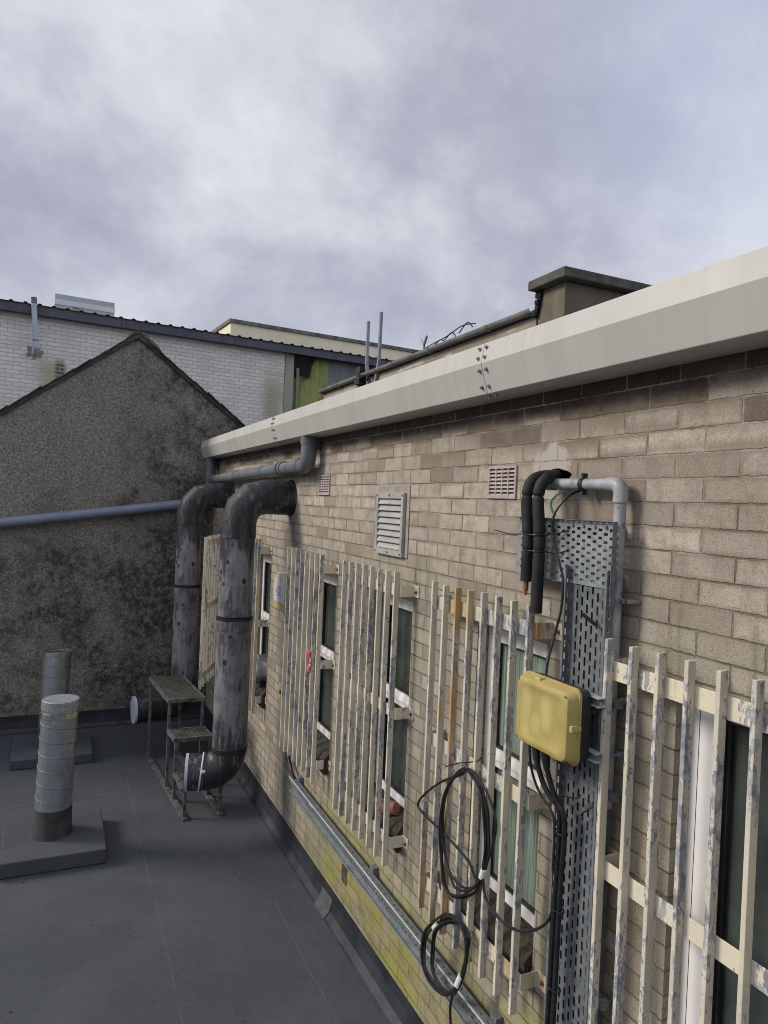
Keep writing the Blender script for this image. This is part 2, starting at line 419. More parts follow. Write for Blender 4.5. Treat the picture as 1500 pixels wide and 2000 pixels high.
M = {}
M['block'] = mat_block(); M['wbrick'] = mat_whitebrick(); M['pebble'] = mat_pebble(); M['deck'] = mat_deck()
BT = ((.62, .57, .44), (.50, .47, .385))
M['peel'] = mat_peel('peeling_cream_bar', 0, .028, BT); M['peelrail'] = mat_peel('peeling_cream_rail', 0, .015, ((.70, .63, .47), (.62, .575, .46))); M['peelr'] = mat_peel('rusty_peeling_paint', .66, .03, BT); M['peelm'] = mat_peel('spotted_rusty_paint', .45, .03, BT)
M['flue'] = mat_flue('flue_pipe', False); M['fluedark'] = mat_flue('bitumen_coated_flue', True)
M['spiral'] = mat_spiral(); M['galv'] = mat_galv('galvanised_steel', (.23, .255, .27), (.32, .345, .36), .45, .3); M['galvd'] = mat_galv('dull_galvanised_steel', (.125, .14, .152), (.18, .197, .207), .5, .2)
M['lip'] = mat_galv('bright_tray_lip', (.5, .53, .56), (.62, .65, .67), .4, .2)
M['glass'] = mat_glass('dark_window_glass', (.062, .076, .070)); M['reed'] = mat_glass('ribbed_blind_behind_glass', (.22, .275, .225), True)
M['moss'] = mat_moss()
M['upvc'] = weathered('white_window_frame', (.80, .775, .76), (.73, .705, .69), 2, rough=.38, bst=.03)
M['gutter'] = weathered('cream_powder_coat', (.49, .477, .445), (.455, .443, .41), 1.3, rough=.5, bst=.02, c3=(.43, .42, .395), sc3=3.5, t3=(.56, .76), stretch=(1, 4, .35))
M['gutsp'] = M['gutter']
M['greypvc'] = weathered('grey_plastic_pipe', (.125, .135, .15), (.165, .175, .19), 3, rough=.42, bst=.02)
M['bluepvc'] = weathered('blue_grey_plastic_pipe', (.165, .185, .255), (.20, .22, .29), 3, rough=.4, bst=.02)
M['conduit'] = weathered('weathered_grey_conduit', (.36, .37, .39), (.22, .23, .26), 9, rough=.5, bst=.05, c3=(.12, .13, .17), sc3=30, t3=(.58, .7))
M['flash'] = weathered('navy_bitumen_flashing', (.012, .014, .02), (.026, .029, .038), 3, rough=.5, bst=.25, bsc=8, c3=(.06, .064, .072), sc3=2.5, t3=(.68, .84), bd=.01)
M['black'] = weathered('black_foam', (.012, .013, .015), (.022, .023, .026), 8, rough=.75, bst=.2)
M['cable'] = weathered('black_cable', (.010, .010, .011), (.02, .02, .022), 30, rough=.42, bst=.0)
M['blackpl'] = weathered('black_plastic', (.016, .016, .018), (.03, .03, .034), 8, rough=.5, bst=.02)
M['white'] = weathered('white_plastic', (.75, .75, .74), (.62, .62, .60), 8, rough=.5, bst=.0)
M['lilac'] = weathered('pale_cable_tie', (.55, .56, .78), (.62, .63, .82), 8, rough=.45, bst=0)
M['rim'] = weathered('pale_weathered_rim', (.50, .53, .60), (.36, .39, .46), 7, rough=.6, bst=.0)
M['copper'] = weathered('copper', (.50, .21, .10), (.36, .14, .07), 20, rough=.35, metal=.7, bst=.02)
M['green'] = weathered('green_wire', (.10, .42, .26), (.14, .48, .3), 8, rough=.5, bst=0)
M['slate'] = weathered('dark_slate', (.028, .028, .03), (.055, .053, .055), 6, rough=.7, bst=.3, bsc=20)
M['sill'] = weathered('mossy_concrete_sill', (.022, .022, .016), (.055, .05, .036), 38, rough=.95, bst=.8, bsc=50, bd=.008, c3=(.13, .115, .085), sc3=55, t3=(.6, .74))
M['cement'] = weathered('cement_cap', (.15, .148, .125), (.09, .09, .07), 8, rough=.95, bst=.7, bsc=40, bd=.01, c3=(.26, .25, .22), sc3=20, t3=(.6, .7))
M['fascia'] = weathered('rust_stained_purple_fascia', (.070, .075, .105), (.10, .104, .135), 2.5, rough=.6, bst=.1, c3=(.14, .085, .07), sc3=3.5, t3=(.62, .76), stretch=(1, 1, .5))
M['sheet'] = weathered('corrugated_roof_sheet', (.06, .06, .075), (.09, .09, .10), 3, rough=.7)
M['unit'] = weathered('pale_rooftop_unit', (.38, .46, .45), (.45, .52, .5), 2, rough=.6, c3=(.30, .20, .08), sc3=2.2, t3=(.62, .74))
M['unit2'] = weathered('bright_unit_band', (.70, .73, .80), (.64, .68, .76), 2, rough=.5)
M['ventpipe'] = weathered('blue_white_vent_pipe', (.42, .48, .56), (.5, .55, .62), 3, rough=.5)
M['creamwall'] = weathered('cream_render', (.86, .81, .60), (.78, .74, .55), 1.2, rough=.9, bst=.2, c3=(.55, .53, .40), sc3=1.5, t3=(.6, .8), stretch=(1, 1, .4))
M['coping'] = weathered('dark_coping', (.10, .10, .09), (.20, .20, .17), 4, rough=.9, bst=.3)
M['pil'] = weathered('stained_pilaster', (.34, .335, .29), (.19, .195, .155), 1.5, rough=.9, bst=.4, bsc=10, stretch=(1, 1, .25))
M['timber'] = weathered('weathered_timber_fascia', (.36, .315, .25), (.24, .20, .155), 5, rough=.85, bst=.4, bsc=20, c3=(.52, .46, .38), sc3=9, t3=(.55, .65), stretch=(1, .15, 1))
M['oldgut'] = weathered('old_grey_gutter', (.24, .24, .225), (.16, .165, .15), 5, rough=.7, bst=.2, bsc=20)
M['stack'] = weathered('stained_stack_render', (.215, .18, .13), (.13, .11, .085), 2.2, rough=.92, bst=.5, bsc=15, c3=(.055, .05, .045), sc3=2.0, t3=(.56, .72), stretch=(1, 1, .5), bd=.01)
M['stackcap'] = weathered('mossy_concrete_cap', (.125, .12, .105), (.07, .07, .06), 6, rough=.95, bst=.7, bsc=25, bd=.01, c3=(.12, .125, .075), sc3=14, t3=(.6, .7))
M['strut'] = weathered('grey_steel_strut', (.20, .215, .27), (.26, .28, .33), 5, rough=.5, metal=.3)
M['roofflat'] = weathered('grey_flat_roof', (.10, .10, .10), (.14, .14, .14), 3, rough=.9)
M['louvre'] = weathered('pale_aluminium_louvre', (.40, .395, .375), (.33, .33, .325), 5, rough=.5, bst=.05, c3=(.27, .295, .33), sc3=7, t3=(.56, .66))
M['brickvent'] = weathered('pink_clay_air_brick', (.45, .385, .365), (.36, .305, .29), 9, rough=.8, bst=.2)
M['dark'] = weathered('dark_void', (.006, .006, .006), (.01, .01, .01), 5, rough=.9)
M['mortar'] = weathered('old_mortar', (.36, .32, .25), (.25, .225, .17), 9, rough=.95, bst=.5, bsc=60)
M['bolt'] = weathered('dull_steel_bolt', (.22, .22, .24), (.36, .36, .38), 40, rough=.4, metal=.6)
M['rustbolt'] = weathered('rusty_bolt', (.30, .10, .035), (.18, .07, .03), 60, rough=.85, bst=.3)
M['stand'] = weathered('mossy_galvanised_frame', (.085, .092, .088), (.15, .16, .165), 14, rough=.65, metal=.25, bst=.2, c3=(.045, .046, .032), sc3=9, t3=(.5, .64))
M['tread'] = weathered('mossy_step_grating', (.04, .042, .032), (.075, .078, .064), 10, rough=.9, bst=.4, c3=(.15, .15, .13), sc3=24, t3=(.58, .72))
M['alarm'] = weathered('aged_cream_plastic', (.58, .55, .44), (.50, .47, .37), 4, rough=.5, bst=.02)
M['alarmy'] = weathered('yellowed_plastic', (.56, .45, .20), (.48, .38, .17), 4, rough=.5, bst=.02)
M['bluetext'] = weathered('faded_blue_print', (.18, .23, .46), (.26, .31, .52), 20, rough=.6, bst=0)
M['alarmwhite'] = weathered('faded_white_panel', (.62, .63, .66), (.56, .57, .6), 8, rough=.5, bst=0)
M['rag'] = weathered('red_rag', (.42, .09, .085), (.32, .06, .06), 12, rough=.9, bst=.5, c3=(.66, .5, .48), sc3=22, t3=(.56, .64))
M['clay'] = weathered('terracotta', (.30, .135, .085), (.22, .10, .07), 9, rough=.85, bst=.2)
M['patch'] = weathered('grey_felt_patch', (.06, .062, .066), (.08, .082, .086), 9, rough=.9, bst=.2)
M['sleeve'] = weathered('black_felt_sleeve', (.035, .035, .038), (.055, .055, .057), 6, rough=.85, bst=.4, bsc=40)
M['ground'] = weathered('tarmac_ground', (.05, .05, .05), (.08, .08, .08), .5, rough=.9)
M['foil'] = weathered('silver_foil_band', (.62, .60, .56), (.5, .48, .45), 20, rough=.22, metal=.9, bst=.5, bsc=30)

def mat_diffuser():
    s = NT('yellowed_light_cover'); v = s.coord(False); X = s.sep(v)
    # the curled tube shows faintly through the cover (object y, z)
    y = s.math('SUBTRACT', X[1], 0.0); z = X[2]
    def seg(cy, z0, z1, w):
        dz = s.math('MAXIMUM', s.math('SUBTRACT', z0, z), s.math('SUBTRACT', z, z1)); dz = s.math('MAXIMUM', dz, 0.0)
        dy = s.math('SUBTRACT', y, cy)
        return s.ramp(s.math('SQRT', s.math('ADD', s.math('POWER', dy, 2.0), s.math('POWER', dz, 2.0))), w*1.15, w*.25)
    a = s.math('MAXIMUM', seg(.105, .10, .25, .052), seg(-.045, .15, .245, .046))
    a = s.math('MAXIMUM', a, seg(.03, .125, .135, .055))
    col = s.mix(s.ramp(s.noise(v, 7, 4), .35, .65), (.37, .295, .085), (.43, .35, .125))
    col = s.mix(s.math('MULTIPLY', a, .42), col, (.62, .54, .26))
    col = s.mix(s.ramp(s.noise(v, 60, 5, .6), .60, .72, 0, .35), col, (.22, .175, .07))
    return s.fin(col, .42, 0, .5)
M['diffuser'] = mat_diffuser()

# ------------------------------------------------------------------ setting: ground, roof deck
b = BM(); quad(b, (-400, -400, -6.5), (400, -400, -6.5), (400, 400, -6.5), (-400, 400, -6.5))
tag(obj('ground', b, M['ground'], origin=(0, 0, 0)), kind='structure')
b = BM()
box(b, (-9, -6, -.4), (0.0, 11.7, 0))
# overlapping felt sheets: each lap stands a few millimetres proud
for x0, x1, y0, y1, h in ((-1.40, -.10, -6, 9.4, .0022), (-2.6, -1.42, 8.9, 11.5, .002)):
    box(b, (x0, y0, .0005), (x1, y1, h))
deck = tag(obj('roof_deck', b, M['deck'], origin=(0, 0, 0)), kind='structure')
b = BM()
prism(b, [(0, 0), (-.10, .004), (-.085, .012), (-.045, .06), (-.022, .14), (-.018, .2), (-.0, .2)], lambda u, v, t: (u, t, v), -6, 11.69)
obj('wall_flashing', b, M['flash'], deck)
b = BM()
prism(b, [(0, 0), (-.09, .004), (-.075, .012), (-.04, .06), (-.022, .16), (-.018, .24), (0, .24)], lambda u, v, t: (t, 11.7+u, v), -8.5, -.03)
obj('gable_flashing', b, M['flash'], deck)
b = BM()
prism(b, [(-.115, .0065), (-.10, .0075), (-.052, .064), (-.026, .152), (-.022, .15), (-.05, .05), (-.095, .0045)], lambda u, v, t: (u, t, v), 5.68, 5.93)
obj('felt_patch', b, M['patch'], deck)

b = BM(); rr = random.Random(3)
for i in range(46):
    x, y = rr.uniform(-3.2, -.15), rr.uniform(3.2, 10.5); q = rr.uniform(.003, .007) if i > 5 else rr.uniform(.007, .011)
    if (-2.8 < x < -1.7 and (7.2 < y < 8.35 or 10 < y < 11.2)): continue
    vv = box(b, (x-q, y-q*.7, .003), (x+q, y+q*.7, .003+q)); 
    bmesh.ops.rotate(b, verts=vv, cent=(x, y, 0), matrix=Matrix.Rotation(rr.uniform(0, 3), 3, 'Z'))
tag(obj('grit', b, M['patch'], bevel=.001), 'scattered small grit and crumbs on the dark roof felt', 'grit', kind='stuff')

# plinths with spiral ducts
def plinth(x0, x1, y0, y1, h, label):
    b = BM(); box(b, (x0, y0, .004), (x1, y1, h))
    o = obj('roof_plinth', b, M['deck'], bevel=.012)
    return tag(o, label, 'plinth', 'felt covered plinths on the roof')
plinth(-2.76, -1.755, 7.28, 8.28, .147, 'nearer low felt covered plinth, the one carrying the closed duct')
plinth(-2.745, -1.765, 10.1, 11.15, .127, 'farther low felt covered plinth beside the pebbledash gable foot')

def spiral_duct(name, cx, cy, z0, z1, r, label, lean, cap, sleeve):
    t = empty(name, (cx, cy, z0)); tag(t, label, 'duct', 'spiral ducts standing on the roof')
    def P(z, a=0, rr=0): return Vector((cx+lean*(z-z0)+rr*math.cos(a), cy+rr*math.sin(a), z))
    b = BM()
    N = 40
    zt = z1 if not cap else z1-.075
    lo = [b.verts.new(P(z0+.001, 2*math.pi*k/N, r)) for k in range(N)]; hi = [b.verts.new(P(zt, 2*math.pi*k/N, r)) for k in range(N)]
    for k in range(N): b.faces.new((lo[k], lo[(k+1) % N], hi[(k+1) % N], hi[k]))
    if not cap:
        hi2 = [b.verts.new(P(zt, 2*math.pi*k/N, r-.012)) for k in range(N)]; lo2 = [b.verts.new(P(zt-.5, 2*math.pi*k/N, r-.012)) for k in range(N)]
        for k in range(N):
            b.faces.new((hi[k], hi[(k+1) % N], hi2[(k+1) % N], hi2[k])); b.faces.new((hi2[k], hi2[(k+1) % N], lo2[(k+1) % N], lo2[k]))
        b.faces.new(lo2)
    obj('duct_tube', b, M['spiral'], t, smooth=True)
    # raised lock seam winding up the tube
    b = BM(); pts = []
    pit = .148; turns = (zt-.03-z0)/pit; n = int(turns*30)
    for i in range(n+1):
        a = -2*math.pi*i/30+.4; z = z0+.01+pit*i/30
        pts.append(P(z, a, r+.001))
    tube(b, pts, .0055, 5)
    obj('spiral_seam', b, M['galvd'], t, smooth=True)
    if sleeve:
        b = BM(); rings = []
        for z, rr in ((z0, r+.028), (z0+.02, r+.016), (z0+.24, r+.008), (sleeve, r+.006), (sleeve+.001, r)):
            rings.append([b.verts.new(P(z, 2*math.pi*k/N, rr+.003*math.sin(k*2.1))) for k in range(N)])
        for i in range(len(rings)-1):
            for k in range(N): b.faces.new((rings[i][k], rings[i][(k+1) % N], rings[i+1][(k+1) % N], rings[i+1][k]))
        obj('felt_sleeve', b, M['sleeve'], t, smooth=True)
    b = BM()
    zb = zt-.10 if cap else zt-.03
    rings = []
    for z, rr in ((zb, r+.001), (zb+.003, r+.006), (zb+.055, r+.006), (zb+.058, r+.001)):
        rings.append([b.verts.new(P(z, 2*math.pi*k/N, rr)) for k in range(N)])
    for i in range(3):
        for k in range(N): b.faces.new((rings[i][k], rings[i][(k+1) % N], rings[i+1][(k+1) % N], rings[i+1][k]))
    obj('foil_band', b, M['foil'], t, smooth=True)
    if cap:
        b = BM(); rings = []
        for z, rr in ((zt-.012, r+.004), (z1-.006, r+.004), (z1, r-.003)):
            rings.append([b.verts.new(P(z, 2*math.pi*k/N, rr)) for k in range(N)])
        for i in range(2):
            for k in range(N): b.faces.new((rings[i][k], rings[i][(k+1) % N], rings[i+1][(k+1) % N], rings[i+1][k]))
        b.faces.new(rings[-1])
        obj('end_cap', b, M['galv'], t, smooth=True)
    return t
spiral_duct('spiral_duct', -2.245, 7.8, .147, 1.497, .17, 'silver spiral duct closed with a flat cap, on the nearer plinth', .03, True, .42)
spiral_duct('spiral_duct', -2.27, 10.62, .127, 1.378, .176, 'silver spiral duct with open top, on the farther plinth behind the capped one', .026, False, .38)

# ------------------------------------------------------------------ main building
bld = empty('block_building', (0, 0, 0))
tag(bld, 'building of pale tan concrete blocks with barred windows along the roof deck', 'building')
OPEN = [(1.40, 2.10), (2.945, 3.60), (4.46, 5.13), (5.97, 6.63), (8.13, 8.80)]
ZT, ZS = 2.905, 1.275
TH = .26
b = BM()
ys = sorted({-6.0, 11.7, *[v for o in OPEN for v in o]}); zs = [-.4, ZS, ZT, 4.30]
for i in range(len(ys)-1):
    for k in range(3):
        if k == 1 and any(abs(ys[i]-o[0]) < 1e-6 for o in OPEN): continue
        quad(b, (0, ys[i], zs[k]), (0, ys[i+1], zs[k]), (0, ys[i+1], zs[k+1]), (0, ys[i], zs[k+1]))
for a, c in OPEN:
    quad(b, (0, a, ZS), (TH, a, ZS), (TH, a, ZT), (0, a, ZT)); quad(b, (0, c, ZS), (TH, c, ZS), (TH, c, ZT), (0, c, ZT))
    quad(b, (0, a, ZT), (0, c, ZT), (TH, c, ZT), (TH, a, ZT)); quad(b, (0, a, ZS), (0, c, ZS), (TH, c, ZS), (TH, a, ZS))
quad(b, (0, -6, -.4), (9, -6, -.4), (9, -6, 4.3), (0, -6, 4.3))
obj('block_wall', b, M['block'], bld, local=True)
b = BM(); box(b, (-.02, -6, 4.301), (1.3, 11.68, 4.42)); obj('flat_roof', b, M['roofflat'], bld)
# set-back upper storey with timber fascia
b = BM(); box(b, (1.28, 4.9, 4.421), (9, 10.05, 5.10)); obj('upper_wall', b, M['stack'], bld)
b = BM(); box(b, (1.225, 4.85, 5.07), (1.278, 10.03, 5.188)); obj('timber_fascia', b, M['timber'], bld, bevel=.004)
b = BM(); prism(b, [(1.20, 5.191), (9, 5.45), (9, 5.5), (1.20, 5.235)], lambda u, v, t: (u, t, v), 4.86, 10.1); obj('upper_roof', b, M['slate'], bld)
# stack
b = BM(); box(b, (1.2, 4.46, 4.421), (2.6, 4.80, 5.37)); st = obj('render_stack', b, M['stack'], bld, bevel=.01)
b = BM(); box(b, (1.12, 4.377, 5.372), (2.7, 4.845, 5.452)); obj('stack_cap', b, M['stackcap'], st, bevel=.012)
b = BM()
for k in range(7):
    z = 5.2+.03*k+random.uniform(-.01, .01)
    box(b, (1.17+random.uniform(-.01, .01), 4.78-.008*k, z-.03), (1.23, 4.83+random.uniform(-.01, .02)-.008*k, z+.003))
obj('loose_mortar', b, M['dark'], st)

# windows
def window(a, c, reed=(False, False), fixed=False):
    fx = .075
    b = BM(); W = .085 if not fixed else .17
    zl, zh = 1.372, ZT-.004; a += .004; c -= .004
    box(b, (fx, a, zl), (fx+.07, a+W, zh)); box(b, (fx, c-W, zl), (fx+.07, c, zh))
    box(b, (fx+.001, a+W, zh-.092), (fx+.07, c-W, zh)); box(b, (fx+.001, a+W, zl), (fx+.07, c-W, zl+.06))
    zt = 2.115
    if fixed:
        box(b, (fx-.01, c-W+.0, zl+.05), (fx-.0005, c-.058, zh-.05))
    else:
        box(b, (fx+.001, a+W, zt-.03), (fx+.07, c-W, zt+.075))
        # sloped lower face of the opening top light
        prism(b, [(fx-.012, zt+.012), (fx-.012, zt+.024), (fx+.0005, zt+.068), (fx+.0005, zt+.006)], lambda u, v, t: (u, t, v), a+W*.6, c-W*.6)
    f = obj('window_frame', b, M['upvc'], bld, bevel=.002)
    if fixed:
        g = BM(); box(g, (fx-.004, c-.057, zl+.05), (fx-.0004, c-.050, zh-.05)); box(g, (fx-.0105, c-W-.0005, zl+.05), (fx+.03, c-W+.018, zh-.08)); obj('frame_gasket', g, M['blackpl'], f)
    Wh = .062
    for z0, z1, rr in (((zl+.06, zh-Wh-.03, False),) if fixed else ((zl+.06, zt-.03, reed[0]), (zt+.075, zh-Wh-.03, reed[1]))):
        g = BM(); box(g, (fx+.038, a+W+.001, z0+.001), (fx+.05, c-W-.001, z1-.001)); obj('window_pane', g, M['reed' if rr else 'glass'], f)
        g = BM()
        q = .012
        box(g, (fx+.012, a+W, z0), (fx+.037, a+W+q, z1)); box(g, (fx+.012, c-W-q, z0), (fx+.037, c-W, z1))
        box(g, (fx+.013, a+W+q, z0), (fx+.037, c-W-q, z0+q)); box(g, (fx+.013, a+W+q, z1-q), (fx+.037, c-W-q, z1))
        obj('pane_gasket', g, M['blackpl'], f)
    g = BM()
    prism(g, [(fx+.02, 1.368), (.0, 1.318), (-.03, 1.285), (-.045, 1.262), (-.045, 1.13), (-.02, 1.125), (-.0, 1.2), (.07, 1.277)], lambda u, v, t: (u, t, v), a+.002, c-.002)
    n = len(g.verts)
    obj('window_sill', g, M['sill'], f, bevel=.004)
    return f
window(*OPEN[0], fixed=True); window(*OPEN[1], (True, True)); window(*OPEN[2]); window(*OPEN[3]); window(*OPEN[4])

# roof-edge box gutter
GP = [(-.002, 4.205), (-.205, 4.205), (-.255, 4.365), (-.236, 4.475), (-.21, 4.475), (-.21, 4.462), (-.224, 4.462), (-.242, 4.367), (-.195, 4.222), (-.002, 4.222)]
gut = empty('box_gutter', (-.2, 2, 4.205))
tag(gut, 'long cream metal box gutter bolted along the top of the block wall', 'gutter')
joints = [-6.0, 3.29, 7.41, 11.66]
for i in range(3):
    b = BM(); prism(b, GP, lambda u, v, t: (u, t, v), joints[i]+(.0015 if i else 0), joints[i+1]-.0015)
    obj('gutter_length', b, M['gutter'], gut, bevel=.004)
for yj in joints[1:3]:
    b = BM(); prism(b, [(u*1.0-.0, v) for u, v in [(-.004, 4.2085), (-.2, 4.2085), (-.249, 4.365), (-.231, 4.471), (-.22, 4.47), (-.238, 4.365), (-.192, 4.215), (-.004, 4.215)]], lambda u, v, t: (u+.002, t, v), yj-.04, yj+.04)
    obj('joint_plate', b, M['greypvc'], gut)
    for s in (-1, 1):
        for (u, v, nx, nz) in ((-.241, 4.447, -.985, .17), (-.250, 4.394, -.985, .17), (-.243, 4.328, -.955, -.298), (-.217, 4.243, -.955, -.298), (-.17, 4.203, 0, -1)):
            p = Vector((u, yj+s*.033-.01*(1 if v < 4.36 and v > 4.3 else 0), v)); nn = Vector((nx, 0, nz))
            b = BM(); tube(b, [p-nn*.004, p+nn*.005], .0125, 6); tube(b, [p+nn*.005, p+nn*.016], .0062, 6)
            obj('bolt', b, M['bolt'], gut, smooth=True)

# ------------------------------------------------------------------ window grilles
def grille(loc, rz, length, label, n=8, z0=1.057, z1=3.115, mats=None, straps=True, extra=.0, railm=None):
    """local frame: +y along the wall (away), -x out from the wall, origin on the wall at the near end of the bars"""
    t = empty('window_grille', loc, rz)
    tag(t, label, 'grille', 'painted steel window grilles on the block wall')
    sp = (length-.02)/(n-1)
    for k in range(n):
        y = k*sp; b = BM()
        j = random.uniform(-.004, .004); dz = random.uniform(-.005, .005)
        box(b, (-.152, y, z0+dz-loc[2]), (-.113, y+.021, z1+dz-loc[2]))
        for v in b.verts:
            if v.co.z < 2-loc[2]: v.co.y += j
        obj('bar', b, (mats[k] if mats else M['peel']), t, local=True, bevel=.003)
    for zc in (2.985, 2.128, 1.222):
        zc += extra
        a, c = -.012, length+.012; h = .041; th = .006
        b = BM()
        if straps:
            prof = [(-.001, a-.075), (-.001, a), (-.106, a), (-.106, c), (-.001, c), (-.001, c+.075), (-.007, c+.075), (-.007, c+th), (-.112, c+th), (-.112, a-th), (-.007, a-th), (-.007, a-.075)]
        else:
            prof = [(-.106, -.0), (-.106, length), (-.112, length), (-.112, 0)]
        prism(b, prof, lambda u, v, tt: (u, v, tt), zc-h-loc[2], zc+h-loc[2])
        r = obj('rail', b, railm or M['peelrail'], t, local=True, bevel=.002)
        # weld lumps where the bars meet the rail
        if straps:
            for yy in (a-.045, c+.045):
                b = BM(); z = zc-loc[2]+random.uniform(-.006, .006)
                tube(b, [(-.006, yy, z), (-.014, yy, z)], .012, 6); tube(b, [(-.014, yy, z), (-.026, yy, z)], .006, 6)
                obj('bolt', b, M['rustbolt'], r, local=True, smooth=True)
    return t
P_, PR, PM = M['peel'], M['peelr'], M['peelm']
grille((0, 1.345, 1.0), 0, 1.015, 'peeling cream window grille right of the vertical cable tray, nearest of all', z0=.99, z1=3.05, extra=-.07)
grille((0, 2.905, 1.0), 0, 1.015, 'window grille with orange rusted bars and the black cable coils tied to it', mats=[P_, P_, P_, P_, PR, PR, PR, PM], railm=PM)
grille((0, 4.455, 1.0), 0, 1.005, 'cream window grille below the louvre vent, between the rag grille and the rusted one')
grille((0, 6.005, 1.0), 0, 1.015, 'cream window grille with a red rag caught in its bars')
grille((0, 8.19, 1.0), 0, 1.0, 'window grille half hidden behind the nearer flue pipe, in front of the silver duct')
# the leaf swung open beside the far flue
ang = -R(24.2)
lx, ly = -.50, 9.46
off = Matrix.Rotation(ang, 3, 'Z') @ Vector((-.108, 0, 0))
grille((lx-off.x, ly-off.y, 1.0), ang, 1.04, 'detached pale window grille swung open at an angle between the two flue pipes', straps=False, z0=1.05, z1=3.06, mats=[M['peelrail']]*8)

# rag
b = BM()
for i in range(9):
    for j in range(5):
        b.verts.new((-.155-.012*math.sin(j*1.7+i)-.01*random.random(), 6.13+.022*j+.01*math.sin(i*1.3), 2.21-.024*i+.012*math.sin(j*2+i*.7)))
b.verts.ensure_lookup_table()
for i in range(8):
    for j in range(4):
        b.faces.new([b.verts[k] for k in (i*5+j, i*5+j+1, i*5+j+6, i*5+j+5)])
tag(obj('rag', b, M['rag'], smooth=True, solid=.006), 'crumpled red and white rag caught in a cream grille', 'rag')

# ------------------------------------------------------------------ flue pipes
def flue(ax, ay, r, ztop, zlow, xend, label, joint, tie, turn, capped):
    t = empty('flue_pipe', (ax, ay, zlow-r)); tag(t, label, 'flue pipe', 'big bent flue pipes coming out of the block wall')
    # rising part with a bend back to the wall
    rb = .27
    up = [(.05, ay, ztop), (ax+rb, ay, ztop)]
    bend = arc((ax+rb, ay, ztop-rb), math.pi/2, math.pi, rb, 3, (1, 0, 0), (0, 0, 1))
    b = BM(); tube(b, [Vector(up[0])]+bend+[(ax, ay, ztop-rb-.17)], r, 28, rad=[r, r]+[r]*(len(bend)-1)+[r])
    obj('upper_elbow', b, M['fluedark'], t, smooth=True, sharp=18)
    zj = ztop-rb-.10
    b = BM(); tube(b, [(ax, ay, zj), (ax, ay, joint+.02)], r-.006, 28); obj('pipe_length', b, M['flue'], t, smooth=True)
    b = BM(); tube(b, [(ax, ay, joint+.012), (ax, ay, joint-.022)], r+.004, 28); obj('pipe_collar', b, M['cable'], t, smooth=True)
    b = BM(); tube(b, [(ax, ay, joint-.0225), (ax, ay, joint-.12)], r+.003, 28); obj('pipe_collar', b, M['flue'], t, smooth=True)
    rb2 = .24
    b = BM(); tube(b, [(ax, ay, joint), (ax, ay, zlow+rb2-.03)], r-.005, 28); obj('pipe_length', b, M['flue'], t, smooth=True)
    b = BM(); tube(b, [(ax, ay, zlow+rb2+.03), (ax, ay, zlow+rb2-.02)], r+.004, 28); obj('pipe_collar', b, M['cable'], t, smooth=True)
    ed = Vector((math.cos(turn), -math.sin(turn), 0))            # points back from the open end to the bend
    be = arc(Vector((ax, ay, zlow+rb2))-ed*rb2, 0, -math.pi/2, rb2, 4, ed, (0, 0, 1))
    LE = (ax-xend); E0 = Vector((ax, ay, zlow))-ed*LE
    pts = [(ax, ay, zlow+rb2+.02)]+be+[E0]; sd_ = Vector((ed.y, -ed.x, 0)); up_ = Vector((0, 0, 1))
    b = BM(); rings = tube(b, pts, r, 28, caps=False)
    inner = [b.verts.new(E0+(v.co-E0)*.95) for v in rings[-1]]
    deep = [b.verts.new(v.co+ed*.25) for v in inner]
    for k in range(28):
        k2 = (k+1) % 28
        b.faces.new((rings[-1][k], rings[-1][k2], inner[k2], inner[k])); b.faces.new((inner[k], inner[k2], deep[k2], deep[k]))
    b.faces.new(deep)
    lo = obj('lower_elbow', b, M['fluedark'], t, smooth=True)
    b = BM(); N = 28
    prev = None; first = None
    for k in range(N):
        a = 2*math.pi*k/N
        ring = [b.verts.new(E0+ed*dx+sd_*rr*math.cos(a)+up_*rr*math.sin(a)) for dx, rr in ((-.008, r*.94), (-.008, r+.005), (.022, r+.005), (.022, r))]
        if prev:
            for q in range(3): b.faces.new((prev[q], prev[q+1], ring[q+1], ring[q]))
        else: first = ring
        prev = ring
    for q in range(3): b.faces.new((prev[q], prev[q+1], first[q+1], first[q]))
    obj('end_rim', b, M['rim'], lo, smooth=True)
    if capped:
        b = BM(); tube(b, [E0-ed*.004, E0+ed*.004], r*.95, 28); obj('end_sheet', b, M['rim'], lo, smooth=True)
    if tie:
        b = BM(); c = E0+ed*.15; pts = [c+ed*.02*math.sin(2*math.pi*k/30)+sd_*(r+.004)*math.cos(2*math.pi*k/30)+up_*(r+.004)*math.sin(2*math.pi*k/30) for k in range(30)]
        tube(b, pts, .0085, 6, closed=True); box(b, (c.x-.03, c.y-r-.018, zlow+.06), (c.x+.004, c.y-r+.004, zlow+.082))
        obj('cable_tie', b, M['lilac'], lo, smooth=True)
    # wall ring
    b = BM(); tube(b, [(.0, ay, ztop), (-.025, ay, ztop)], r+.012, 28); obj('wall_collar', b, M['fluedark'], t, smooth=True)
    return t
flue(-.565, 7.45, .186, 3.61, .70, -.995, 'nearer grey flue pipe with black bends, white tie around its foot', 2.33, True, R(13), False)
flue(-.585, 10.38, .181, 3.612, .60, -1.26, 'farther grey flue pipe with black bends, in the corner by the pebbledash gable', 2.31, False, R(-6), True)

